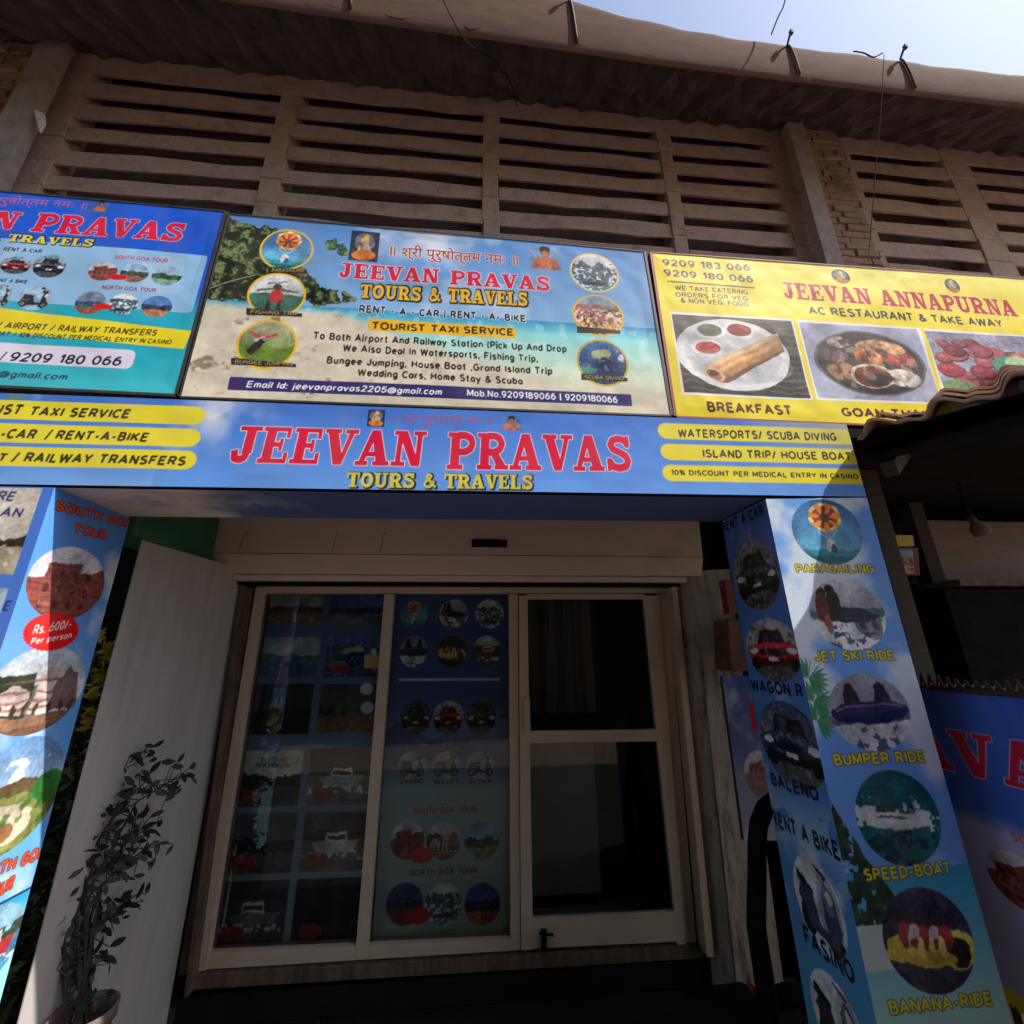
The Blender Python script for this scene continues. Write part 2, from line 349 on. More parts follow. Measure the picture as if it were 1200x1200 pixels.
class Print:
    def __init__(s, A, B, C, D, cell=.0033, seed=1):
        """A bottom-left, B bottom-right, C top-right, D top-left of the sheet as seen by a reader (survey units)"""
        s.q = [np.array(p, float) for p in (A, B, C, D)]; A, B, C, D = s.q
        s.w = max(2, int(np.linalg.norm(B - A + C - D) / 2 / cell)); s.h = max(2, int(np.linalg.norm(D - A + C - B) / 2 / cell))
        s.img = np.ones((s.h, s.w, 3)) * 255.; s.rng = np.random.default_rng(seed)
        s.Y, s.X = np.mgrid[0:s.h, 0:s.w].astype(float)
    def at(s, u, v):
        A, B, C, D = s.q; n = np.cross(B - A, D - A); d = ray(u, v); p = d * (A @ n) / (d @ n)
        st = np.array([.5, .5])
        for _ in range(12):
            a, b = st; P = A * (1 - a) * (1 - b) + B * a * (1 - b) + C * a * b + D * (1 - a) * b
            Ja = (B - A) * (1 - b) + (C - D) * b; Jb = (D - A) * (1 - a) + (C - B) * a
            st = st + np.linalg.lstsq(np.stack([Ja, Jb], 1), p - P, rcond=None)[0]
        return st[0] * s.w, (1 - st[1]) * s.h
    def paint(s, m, col, y0=0, x0=0):
        h, w = m.shape; ya, xa = max(0, y0), max(0, x0); yb, xb = min(s.h, y0 + h), min(s.w, x0 + w)
        if yb <= ya or xb <= xa: return
        mm = m[ya - y0:yb - y0, xa - x0:xb - x0, None]; c = np.asarray(col, float)
        if c.ndim == 3: c = c[ya - y0:yb - y0, xa - x0:xb - x0]
        s.img[ya:yb, xa:xb] = s.img[ya:yb, xa:xb] * (1 - mm) + c * mm
    def noise(s, cell, octs=5): return vnoise(s.h, s.w, cell, s.rng, octs)
    def cover(s, polys, pad=3, tris=None, SSF=3):
        P = [np.asarray(p, float) for p in polys] if tris is None else None
        allp = np.concatenate(P) if P is not None else tris.reshape(-1, 2)
        x0, y0 = np.floor(allp.min(0)).astype(int) - pad; x1, y1 = np.ceil(allp.max(0)).astype(int) + pad
        x0, y0 = max(x0, -6), max(y0, -6); x1, y1 = min(x1, s.w + 6), min(y1, s.h + 6)
        if x1 - x0 < 2 or y1 - y0 < 2: return np.zeros((1, 1)), 0, 0
        w, h = (x1 - x0) * SSF, (y1 - y0) * SSF; m = np.zeros((h, w), bool)
        for p in (P if P is not None else tris):
            q = (p - (x0, y0)) * SSF - .5
            ax, ay = np.maximum(np.floor(q.min(0)).astype(int), 0); bx, by = np.minimum(np.ceil(q.max(0)).astype(int) + 1, (w, h))
            if bx <= ax or by <= ay: continue
            X = np.arange(ax, bx)[None]; Y = np.arange(ay, by)[:, None]
            if len(q) == 3:
                (xa, ya), (xb, yb), (xc, yc) = q
                e1 = (xb - xa) * (Y - ya) - (yb - ya) * (X - xa); e2 = (xc - xb) * (Y - yb) - (yc - yb) * (X - xb); e3 = (xa - xc) * (Y - yc) - (ya - yc) * (X - xc)
                m[ay:by, ax:bx] |= ((e1 >= 0) & (e2 >= 0) & (e3 >= 0)) | ((e1 <= 0) & (e2 <= 0) & (e3 <= 0))
            else:
                XX, YY = np.broadcast_arrays(X.astype(float), Y.astype(float)); m[ay:by, ax:bx] |= inpoly(XX, YY, q)
        return m.reshape(y1 - y0, SSF, x1 - x0, SSF).mean((1, 3)), y0, x0
    def poly(s, pts, col, a=1., px=True):
        pts = [s.at(*p) for p in pts] if px else pts
        m, y0, x0 = s.cover([pts]); s.paint(m * a, col, y0, x0)
    def pill(s, a, b, c, d, col, rad=.5, sides='lr'):
        """rounded bar through four photo corners tl, tr, br, bl"""
        tl, tr, br, bl = [np.array(s.at(*p)) for p in (a, b, c, d)]
        h = (np.linalg.norm(bl - tl) + np.linalg.norm(br - tr)) / 2; r = h * rad; pts = []
        x0, x1 = (tl[0] + bl[0]) / 2, (tr[0] + br[0]) / 2; y0, y1 = (tl[1] + tr[1]) / 2, (bl[1] + br[1]) / 2
        for cx, cy, a0, on in ((x1 - r, y0 + r, -90, 'r' in sides), (x1 - r, y1 - r, 0, 'r' in sides), (x0 + r, y1 - r, 90, 'l' in sides), (x0 + r, y0 + r, 180, 'l' in sides)):
            if on: pts += [(cx + r * math.cos(math.radians(a0 + t)), cy + r * math.sin(math.radians(a0 + t))) for t in range(0, 91, 15)]
            else: pts += [{-90: (x1, y0), 0: (x1, y1), 90: (x0, y1), 180: (x0, y0)}[a0]]
        m, yy, xx = s.cover([pts]); s.paint(m, col, yy, xx)
    def text(s, t, bl, br, tl, col, bold=.012, shear=0., font='sans', out=None, ow=1, px=True, fit=None):
        """t set from photo point bl to br along its base line, cap height up to tl"""
        b0, b1, t0 = [np.array(s.at(*p)) for p in (bl, br, tl)] if px else [np.array(p, float) for p in (bl, br, tl)]
        ex = b1 - b0; hh = b0[1] - t0[1]; ey = np.array([0, -hh])
        if font == 'slab':
            polys = []; x = 0
            for ch in t:
                w, ps = SLAB[ch]
                for p in ps: polys.append(np.array([(q[0] + x, q[1]) for q in p]))
                x += w + .06
            tot = x - .06; polys = [b0 + (p[:, :1] / tot) * ex + p[:, 1:] * (ey + np.array([shear * hh, 0])) for p in polys]
            m, y0, x0 = s.cover(polys, pad=4 + ow)
        elif all(ch in GROT for ch in t):
            th = .15 + bold * 1.6; polys = []; x = th / 2
            for ch in t:
                w, ps = GROT[ch]
                for p in ps:
                    pp_ = [(x + q[0], th / 2 + q[1] * (1 - th) if q[1] > 0 else q[1] + th / 2) for q in p]
                    if len(p) == 2 and ch in '.:i': pp_ = [(x + p[0][0], p[0][1] * .9), (x + p[1][0], max(p[1][1], p[0][1] + .12))]
                    if len(p) > 6 and math.dist(p[0], p[-1]) < 1e-6: pp_ += pp_[1:2]
                    for g_ in stroke(pp_, th): polys.append(np.array(g_))
                x += w + .07 + th
            tot = x - .07 - th / 2; sk = ey * 0 + np.array([shear * hh, 0.])
            polys = [b0 + (p[:, :1] / tot) * ex + p[:, 1:] * (ey + sk) for p in polys]
            m, y0, x0 = s.cover(polys, pad=4 + ow)
        else:
            tr = text_tris(t, bold, shear)
            if not len(tr): return
            mn, mx = tr.reshape(-1, 2).min(0), tr.reshape(-1, 2).max(0)
            q = b0 + ((tr[..., :1] - mn[0]) / (mx[0] - mn[0])) * ex + (tr[..., 1:] / .727) * ey
            m, y0, x0 = s.cover(None, pad=4 + ow, tris=q)
        if out is not None:
            o = m.copy()
            for _ in range(ow):
                g = np.pad(o, 1); o = np.max([g[1:-1, 1:-1], g[:-2, 1:-1], g[2:, 1:-1], g[1:-1, :-2], g[1:-1, 2:], .7 * g[:-2, :-2], .7 * g[2:, 2:], .7 * g[:-2, 2:], .7 * g[2:, :-2]], 0)
            s.paint(o, out, y0, x0)
        s.paint(m, col, y0, x0)
    def scribble(s, bl, br, tl, col, seed=0):
        """a line of print too small to read: dark ticks"""
        b0, b1, t0 = [np.array(s.at(*p)) for p in (bl, br, tl)]; r = random.Random(seed); h = b0[1] - t0[1]; x = b0[0]
        while x < b1[0] - h * .4:
            w = h * r.uniform(.3, .6); f = (x - b0[0]) / max(1, b1[0] - b0[0]); y = b0[1] + f * (b1[1] - b0[1])
            if r.random() < .85:
                m, yy, xx = s.cover([[(x, y - h * r.uniform(.7, 1)), (x + w * .5, y - h * r.uniform(.6, 1)), (x + w * .8, y), (x, y)]]); s.paint(m * .85, col, yy, xx)
            x += w
    def photo(s, kind, box=None, quad=None, shape='ell', rim=None, rw=.06, seed=0, band=None, **kw):
        """a small printed picture; box = photo x0,x1,y0,y1 of an oval, or quad = four photo corners tl,tr,br,bl"""
        if quad:
            q = np.array([s.at(*p) for p in quad]); cx, cy = q.mean(0); rx = (abs(q[1, 0] - q[0, 0]) + abs(q[2, 0] - q[3, 0])) / 4; ry = (abs(q[3, 1] - q[0, 1]) + abs(q[2, 1] - q[1, 1])) / 4
        else:
            xa, xb, ya, yb = box; mx, my = (xa + xb) / 2, (ya + yb) / 2
            l, r, t, b = s.at(xa, my), s.at(xb, my), s.at(mx, ya), s.at(mx, yb)
            cx, cy = s.at(mx, my); rx, ry = abs(r[0] - l[0]) / 2, abs(b[1] - t[1]) / 2
        s.oval(kind, cx, cy, rx, ry, shape, rim, rw, seed, **kw)
    def oval(s, kind, cx, cy, rx, ry, shape='ell', rim=None, rw=.06, seed=0, warp=1., grain=1., **kw):
        x0, y0 = int(cx - rx - 2), int(cy - ry - 2); w, h = int(2 * rx + 5), int(2 * ry + 5)
        if w < 4 or h < 4: return
        K = 3 if rx * ry < 2500 else 2; yy, xx = np.mgrid[0:h * K, 0:w * K]; u = ((xx + .5) / K + x0 - cx) / rx; v = -((yy + .5) / K + y0 - cy) / ry
        pic = Pic(u, v, seed); wn_ = [pic.n(.3, 2), pic.n(.3, 2), pic.n(.07, 2), pic.n(.07, 2)]; pic.u = u + warp * (.12 * (wn_[0] - .5) + .05 * (wn_[2] - .5)); pic.v = v + warp * (.12 * (wn_[1] - .5) + .05 * (wn_[3] - .5)); PICS[kind](pic, **kw)
        g_ = pic.c.mean(-1, keepdims=True); pic.c = (pic.c * .84 + g_ * .16) * (.93 + .55 * (pic.n(.4, 3)[..., None] - .5)) + grain * 30 * (pic.n(.045, 3)[..., None] - .5)
        for _b in range(1):
            c_ = np.pad(pic.c, ((1, 1), (1, 1), (0, 0)), 'edge'); pic.c = sum(c_[i:i + h * K, j:j + w * K] for i in range(3) for j in range(3)) / 9
        d = np.sqrt(u * u + v * v) if shape == 'ell' else np.maximum(abs(u), abs(v))
        av = lambda a: a.reshape(h, K, w, K, -1).mean((1, 3))
        if rim is not None: s.paint(av((d < 1.).astype(float))[..., 0], rim, y0, x0); d = d / (1 - rw)
        s.paint(av((d < 1.).astype(float))[..., 0], np.clip(av(pic.c), 0, 255), y0, x0)
    def sheet(s, name, parent, gain=1.08, wav=.0, thick_dir=None, off=0.):
        """the printed sheet itself as a mesh with its inks as a colour attribute"""
        A, B, C, D = s.q; h, w = s.h, s.w
        a = ((np.arange(w)) / (w - 1))[None, :, None]; b = (1 - np.arange(h) / (h - 1))[:, None, None]
        P = A * (1 - a) * (1 - b) + B * a * (1 - b) + C * a * b + D * (1 - a) * b
        n = np.cross(B - A, D - A); n = n / np.linalg.norm(n)
        if wav:
            k = vnoise(h, w, 90, s.rng, 3) - .5 + .4 * (vnoise(h, w, 260, s.rng, 2) - .5); e = np.minimum(np.minimum(np.arange(w), w - 1 - np.arange(w))[None], np.minimum(np.arange(h), h - 1 - np.arange(h))[:, None])
            P = P + n * (wav * k * np.clip(e / 20., 0, 1))[..., None]
        P = P + n * off
        o0 = np.array(origin(parent)); co = P * S + np.array([0, 0, EYE]) - o0
        me = bpy.data.meshes.new(name); nv = h * w; nf = (h - 1) * (w - 1)
        me.vertices.add(nv); me.vertices.foreach_set('co', co.astype(np.float32).ravel())
        i = np.arange(h * w).reshape(h, w); q = np.stack([i[1:, :-1], i[1:, 1:], i[:-1, 1:], i[:-1, :-1]], -1).reshape(-1)
        me.loops.add(nf * 4); me.loops.foreach_set('vertex_index', q.astype(np.int32))
        me.polygons.add(nf); me.polygons.foreach_set('loop_start', np.arange(0, nf * 4, 4, dtype=np.int32))
        me.polygons.foreach_set('use_smooth', np.ones(nf, bool)); me.update(calc_edges=True)
        ca = me.color_attributes.new('ink', 'FLOAT_COLOR', 'POINT')
        lin = np.clip(srgb(s.img) * gain, .006, .85); ca.data.foreach_set('color', np.concatenate([lin, np.ones((h, w, 1))], -1).astype(np.float32).ravel())
        me.materials.append(M['ink']); o = bpy.data.objects.new(name, me); COL.objects.link(o); o.parent = parent
        return o

class Pic:
    """pocket-sized picture painter on u, v in -1..1 (v up)"""
    def __init__(s, u, v, seed):
        s.u, s.v = u, v; s.r = np.random.default_rng(seed + 11); s.h, s.w = u.shape; s.c = np.zeros((s.h, s.w, 3))
    def n(s, f=.25, o=4): return vnoise(s.h, s.w, max(2., f * s.w / 2), s.r, o)
    def bg(s, top, bot, lo=-1, hi=1):
        t = np.clip((s.v - lo) / (hi - lo), 0, 1)[..., None]; s.c = np.array(bot, float) * (1 - t) + np.array(top, float) * t
    def m(s, mask, col, a=1.):
        k = (mask.astype(float) * a)[..., None]; s.c = s.c * (1 - k) + np.array(col, float) * k
    def el(s, x, y, rx, ry, col, a=1.): s.m(((s.u - x) / rx) ** 2 + ((s.v - y) / ry) ** 2 < 1, col, a)
    def pg(s, pts, col, a=1.): s.m(inpoly(s.u, s.v, pts), col, a)
    def ln(s, pts, t, col):
        for p in stroke(pts, t): s.pg(p, col)
    def mottle(s, amt=.25, f=.12): s.c = s.c * (1 + amt * 1.6 * (s.n(max(.035, f * .4), 3)[..., None] - .5) + amt * .9 * (s.n(.5, 2)[..., None] - .5))
    def spray(s, lo, hi, th=.5, col=(235, 238, 245), f=.15):
        k = s.n(f); s.m((s.v > lo) & (s.v < hi) & (k > th), col, .9)
def p_parachute(p):
    p.bg((40, 105, 190), (110, 195, 225)); p.m(p.v < -.55, (40, 150, 170)); p.m(p.v < -.75, (30, 110, 120)); dx, dy = p.u, p.v - .42
    r = np.hypot(dx, dy * 1.0); a = np.arctan2(dy, dx); seg = (np.floor(a / (math.pi / 7)) % 2)
    p.m(r < .46, (205, 45, 35)); p.m((r < .46) & (seg == 0) & (r > .14), (225, 150, 60)); p.m((r < .46) & (r > .36) & (seg == 1), (235, 215, 120)); p.m((r < .2) & (seg == 1), (120, 60, 50)); p.m(r < .07, (60, 90, 90))
    for x in (-.3, -.1, .1, .3): p.ln([(x, .02), (0, -.35)], .02, (200, 205, 210))
    p.el(0, -.4, .13, .1, (230, 230, 235)); p.el(-.06, -.52, .07, .14, (200, 205, 215)); p.el(.08, -.55, .06, .13, (70, 90, 120)); p.mottle(.12)
def p_jetski(p):
    p.bg((190, 190, 205), (150, 160, 180)); p.m(p.v < .12, (75, 125, 150)); p.m(p.v < -.1, (60, 95, 125)); p.spray(-1, -.15, .45); p.spray(-.5, -.1, .4)
    p.pg([(-.55, .05), (-.1, .22), (.35, .15), (.85, -.12), (.5, -.25), (-.5, -.2)], (35, 45, 75)); p.pg([(.1, -.12), (.85, -.14), (.75, -.8), (.2, -.55)], (60, 60, 75), .6)
    p.el(-.6, .62, .13, .16, (70, 40, 35)); p.el(-.35, .72, .12, .15, (40, 30, 35)); p.el(-.62, .2, .2, .42, (110, 55, 45)); p.el(-.32, .3, .17, .4, (50, 40, 45)); p.el(-.55, -.25, .12, .3, (160, 100, 80)); p.mottle(.2)
def p_bumper(p):
    p.bg((150, 150, 165), (120, 125, 150)); p.m(p.v < -.15, (90, 95, 125)); p.spray(-1, -.3, .42); p.spray(-.7, -.3, .38, (215, 215, 230))
    for x in (-.4, .4): p.el(x, .62, .12, .15, (35, 28, 32)); p.el(x, .3, .2, .35, (45, 32, 40)); p.ln([(x, .3), (x + .35, .12)], .09, (90, 55, 50))
    p.el(0, -.02, .98, .3, (30, 36, 95)); p.el(0, .08, .85, .12, (130, 95, 110)); p.el(0, .04, .8, .1, (45, 45, 105)); p.mottle(.18)
def p_speed(p):
    p.bg((15, 95, 110), (20, 110, 115)); k = p.n(.2); p.m((abs(p.v + .05 + .15 * p.u) < .22) & (k > .45), (215, 225, 230)); p.m((p.v < -.3) & (k > .52), (18, 60, 70)); p.spray(.1, .5, .66)
    p.pg([(-.75, .12), (-.6, -.08), (.7, -.22), (.75, -.12), (.1, .1)], (240, 240, 245)); p.pg([(-.5, .14), (-.1, .12), (.05, .24), (-.4, .26)], (60, 70, 80)); p.pg([(-.55, .02), (.3, -.06), (.2, -.02), (-.4, .06)], (90, 90, 100)); p.mottle(.15)
def p_banana(p):
    p.bg((55, 45, 75), (35, 35, 60)); p.mottle(.4); p.m(p.n(.3) > .58, (80, 75, 105), .5)
    p.el(-.25, -.2, .75, .2, (225, 190, 60)); p.el(-.7, -.05, .25, .2, (225, 190, 60)); p.el(.6, -.25, .42, .36, (230, 200, 70)); p.el(.62, -.3, .22, .28, (40, 32, 28)); p.el(.0, -.38, .55, .15, (215, 175, 50))
    for i, x in enumerate((-.5, -.28, -.05, .18, .4)):
        p.el(x, .42 - .05 * i, .1, .12, (70, 40, 35)); p.el(x, .15 - .04 * i, .15, .22, ((170, 50, 55), (190, 170, 170))[i % 2]); p.el(x, -.02 - .03 * i, .1, .1, (130, 50, 50))
    for x in (-.2, .05, .3): p.el(x, -.15, .07, .2, (240, 215, 100))
    p.mottle(.22)
def p_fort(p, col=(150, 70, 62)):
    p.bg((225, 220, 235), (205, 205, 225)); k = p.n(.5); top = .55 + .25 * p.u - .3 * (abs(p.u + .2) > .45) + .18 * (k - .5)
    p.m(p.v < top, col); p.mottle(.22, .08); p.m((p.v < top) & (((p.v * 7) % 1) < .16), (95, 42, 40), .6)
    for x in (-.55, -.2, .15, .5):
        for y in (.2, -.2, -.6): p.el(x, y, .07, .11, (70, 30, 30), .8)
    p.m((p.n(.15) > .66) & (p.v < top), (200, 120, 105), .6)
def p_temple(p):
    p.bg((190, 205, 225), (225, 228, 235)); p.m((p.v < .35 + .3 * (p.n(.3) - .5)) & (p.u < -.15), (40, 62, 40)); p.m((p.v < .1) & (p.u < .1), (30, 48, 32), .6)
    p.pg([(-.1, -.5), (-.05, .35), (.12, .6), (.18, .85), (.24, .6), (.42, .35), (.5, -.5)], (215, 195, 190)); p.pg([(.3, .1), (.55, .5), (.8, .3), (.95, -.5), (.3, -.5)], (120, 100, 100))
    p.pg([(-.85, -.5), (-.8, -.1), (-.55, .15), (-.2, -.05), (-.2, -.5)], (205, 185, 178))
    for y in (-.05, -.25, -.4, .2): p.m((abs(p.v - y) < .03) & (p.u > -.85) & (p.u < .9) & (p.v < .4 - .3 * abs(p.u)), (150, 95, 90), .8)
    for i in range(7): p.el(-.7 + i * .25, -.42, .05, .14, (80, 50, 45))
    p.m(p.v < -.56, (150, 105, 80)); p.m(p.v < -.8, (120, 80, 60)); p.mottle(.2)
def p_garden(p):
    p.bg((95, 150, 215), (225, 235, 245)); p.m((p.n(.25) > .5) & (p.v > .1) & (p.v < .6), (245, 248, 250)); p.el(0, -.6, 1.1, .85, (110, 80, 50)); p.el(-.1, -.55, .9, .55, (140, 150, 70)); p.el(-.1, -.5, .6, .35, (215, 200, 170)); p.el(-.2, -.62, .4, .2, (165, 110, 70)); p.el(.7, .0, .35, .3, (50, 130, 50)); p.m((p.n(.12) > .6) & (p.v < .1), (70, 120, 45), .8); p.mottle(.2)
def p_car(p, col=(170, 30, 35), back=(205, 205, 212)):
    p.bg(back, (120, 120, 125)); p.m(p.v < -.45, (95, 95, 100)); c = np.array(col, float)
    p.pg([(-.52, .18), (-.36, .62), (.4, .62), (.58, .18)], c * .55); p.pg([(-.44, .2), (-.31, .53), (.35, .53), (.49, .2)], (35, 40, 52)); p.pg([(-.3, .2), (-.2, .5), (.0, .5), (-.1, .2)], (90, 100, 115), .6)
    p.pg([(-.9, -.4), (-.88, .08), (-.55, .24), (.6, .24), (.9, .06), (.9, -.42)], c); p.pg([(-.8, .06), (-.5, .2), (.55, .2), (.8, .06)], np.minimum(c * 1.35 + 12, 255)); p.pg([(-.4, -.18), (.42, -.18), (.5, .0), (-.48, .0)], (30, 30, 34)); p.m(p.n(.12) > .62, c * .5, .5); p.m(p.n(.1) > .68, (200, 200, 205), .35)
    for x in (-.68, .7): p.el(x, -.03, .17, .1, (220, 225, 230)); p.el(x, -.42, .17, .2, (22, 22, 24))
    p.pg([(-.62, -.5), (-.6, -.28), (.62, -.28), (.64, -.5)], c * .45); p.pg([(-.16, -.36), (-.16, -.24), (.18, -.24), (.18, -.36)], (225, 225, 220)); p.mottle(.12)
def p_scooter(p, col=(35, 40, 60), back=(225, 222, 232)):
    p.bg(back, back); c = np.array(col, float)
    for x in (-.6, .62): p.el(x, -.5, .27, .3, (25, 25, 28)); p.el(x, -.5, .13, .15, (140, 140, 145))
    p.pg([(-.82, -.2), (-.7, .12), (-.1, .12), (.05, -.35), (.35, -.38), (.45, .45), (.62, .48), (.72, -.3), (.5, -.55), (-.35, -.55)], c); p.pg([(-.75, .14), (-.7, .26), (-.05, .22), (-.05, .12)], (20, 20, 22))
    p.el(.5, .52, .2, .14, c * 1.2 + 10); p.ln([(.3, .72), (.66, .56)], .06, (25, 25, 28)); p.el(.28, .86, .1, .08, (40, 40, 45)); p.el(.64, .3, .09, .14, (230, 225, 200)); p.pg([(-.8, -.12), (-.2, -.05), (-.3, -.3), (-.75, -.3)], np.minimum(c * 1.5 + 25, 255)); p.mottle(.1)
def p_scooterbig(p, col=(35, 45, 70)):
    p.bg((228, 226, 236), (215, 214, 226)); c = np.array(col, float); p.el(.45, -.05, .45, .85, c * .6, .25)
    p.el(-.55, -.45, .28, .36, (30, 30, 34)); p.el(.5, -.62, .3, .34, (28, 28, 32)); p.pg([(-.85, .0), (-.6, .35), (-.2, .2), (.0, -.45), (.25, -.5), (.2, .3), (.42, .62), (.66, .45), (.85, -.3), (.5, -.75), (-.4, -.65)], c)
    p.pg([(-.8, .32), (-.7, .52), (-.15, .3), (-.15, .18)], (18, 18, 20)); p.pg([(.22, .3), (.4, .56), (.6, .42), (.66, .0), (.4, -.1)], np.minimum(c * 1.5 + 20, 255)); p.ln([(.1, .86), (.5, .66)], .07, (30, 30, 34)); p.el(.5, .3, .12, .16, (225, 222, 205)); p.mottle(.18)
def p_land(p, sky=(140, 180, 220), mid=(60, 80, 55), low=(150, 120, 90), h=.1):
    p.bg(sky, np.minimum(np.array(sky) * 1.2, 255)); p.m(p.v < h + .5 * (p.n(.35) - .5), mid); p.m((p.v < h) & (p.n(.15) > .55), np.array(mid) * .6); p.m(p.v < -.35 + .15 * (p.n(.3) - .5), low); p.m((p.n(.1) > .62) & (p.v < -.3), np.array(low) * 1.3); p.mottle(.2)
def p_boat(p, hull=(150, 40, 45), sea=(50, 95, 110), sky=(190, 200, 210)):
    p.bg(sky, sky); p.m(p.v < .05, sea); p.m((p.v < .35) & (p.v > .0) & (p.n(.3) > .45), (60, 75, 60)); p.pg([(-.7, -.05), (-.5, -.4), (.6, -.4), (.8, .02)], hull); p.pg([(-.3, -.03), (-.25, .3), (.35, .3), (.4, -.03)], (225, 225, 225)); p.m((abs(p.v - .12) < .07) & (abs(p.u - .05) < .28), (50, 60, 80)); p.spray(-.6, -.35, .55); p.mottle(.2)
def p_ship(p): p.bg((225, 230, 238), (190, 205, 220)); p.m(p.v < -.2, (60, 130, 165)); p.pg([(-.8, .1), (-.5, .55), (-.1, .3), (.3, .55), (.85, .05), (.5, -.35), (-.6, -.3)], (90, 115, 130)); p.m((p.n(.12) > .52) & (abs(p.v) < .5), (60, 80, 110)); p.m((p.n(.1) > .6) & (p.v < .2), (235, 240, 245)); p.m((abs(p.v + .55) < .1) & (abs(p.u) < .5), (60, 55, 45)); p.mottle(.15)
def p_crowd(p): p.bg((110, 150, 200), (200, 140, 70)); p.mottle(.2); k = p.n(.12, 2); q = p.n(.1, 2); p.m((p.v < .5) & (k > .5), (170, 90, 75)); p.m((p.v < .3) & (q > .56), (235, 205, 180)); p.m((p.v < .4) & (k < .4), (90, 55, 60)); p.m((p.v < -.35) & (q < .52), (220, 160, 50))
def p_diver(p): p.bg((60, 105, 175), (25, 50, 105)); p.mottle(.3); p.el(-.1, .3, .3, .2, (170, 185, 130)); p.el(.15, .35, .2, .18, (200, 190, 140)); p.el(.15, -.15, .42, .36, (25, 40, 95)); p.el(.75, .25, .12, .15, (220, 225, 230)); p.el(-.6, -.35, .35, .15, (60, 150, 140)); p.m((p.n(.1) > .66), (120, 170, 190), .7)
def p_fish(p): p.bg((215, 222, 225), (150, 170, 170)); p.m(p.v < .0, (60, 110, 95)); p.mottle(.2); p.ln([(-.7, .1), (-.1, .25), (.7, .15)], .12, (120, 100, 90)); p.ln([(-.4, .5), (.3, .6)], .06, (110, 95, 85)); p.el(0, .35, .14, .16, (90, 60, 50)); p.el(0, -.1, .24, .3, (205, 45, 50)); p.ln([(-.25, -.3), (-.2, -.75)], .12, (70, 50, 50)); p.ln([(.15, -.3), (.15, -.75)], .12, (70, 50, 50))
def p_bungee(p): p.bg((150, 150, 130), (120, 150, 55)); p.m(p.v < -.1 + .3 * (p.n(.3) - .5), (105, 140, 45)); p.mottle(.25); p.ln([(-.6, .45), (-.2, .2), (.3, .42)], .1, (215, 50, 60)); p.ln([(-.4, .1), (-.1, .3)], .1, (190, 190, 210)); p.ln([(-.55, -.4), (-.15, .1)], .24, (60, 45, 40)); p.el(-.12, .4, .12, .12, (170, 120, 100))
def p_dosa(p):
    p.bg((70, 62, 56), (52, 48, 46)); k = p.n(.15); p.m(((p.v * 6 + k) % 1) < .3, (95, 84, 72)); p.el(-.1, .02, .92, .92, (225, 226, 232)); p.el(-.1, .02, .78, .78, (205, 207, 216))
    for x, y, c in ((-.42, .62, (70, 90, 50)), (.08, .66, (150, 35, 25)), (-.5, .15, (190, 40, 25))): p.el(x, y, .26, .23, (235, 236, 240)); p.el(x, y, .2, .16, c); p.m((((p.u - x) / .18) ** 2 + ((p.v - y) / .14) ** 2 < 1) & (p.n(.08) > .55), np.array(c) * 1.4)
    c, sn = math.cos(.66), math.sin(.66); du, dv = p.u - .05, p.v + .12; L = du * c + dv * sn; t = -du * sn + dv * c; hw = .25 - .05 * L; k2 = p.n(.3); k3 = p.n(.05, 3)
    p.el(.0, -.25, .85, .45, (150, 150, 160), .35); body = (abs(t) < hw) & (L > -.72 - .25 * np.sqrt(np.clip(1 - (t / .3) ** 2, 0, 1)) + .2) & (L < .86 + .6 * t)
    q = t / .27; sh = np.clip(.62 + .45 * np.sqrt(np.clip(1 - (q - .35) ** 2, 0, 1)), 0, 1.15); st = np.sin(t * 34 + k2 * 9) * .5 + .5
    col = (np.array([206, 158, 96]) * (1 - st[..., None]) + np.array([188, 112, 58]) * st[..., None] * 1.0) * sh[..., None]; col = col * (.85 + .3 * k3[..., None]); col = np.where((q > .45)[..., None], col * .5 + np.array([230, 204, 160]) * .5, col)
    p.c = np.where(body[..., None], col, p.c); p.m(body & (abs(q + .75) < .06), (120, 66, 34), .7); e = ((L + .66) / .13) ** 2 + (t / .2) ** 2 < 1; p.m(e, (226, 190, 140)); e = ((L + .67) / .09) ** 2 + (t / .15) ** 2 < 1; p.m(e, (110, 40, 24)); p.m(e & (k3 > .5), (206, 110, 60)); p.mottle(.08)
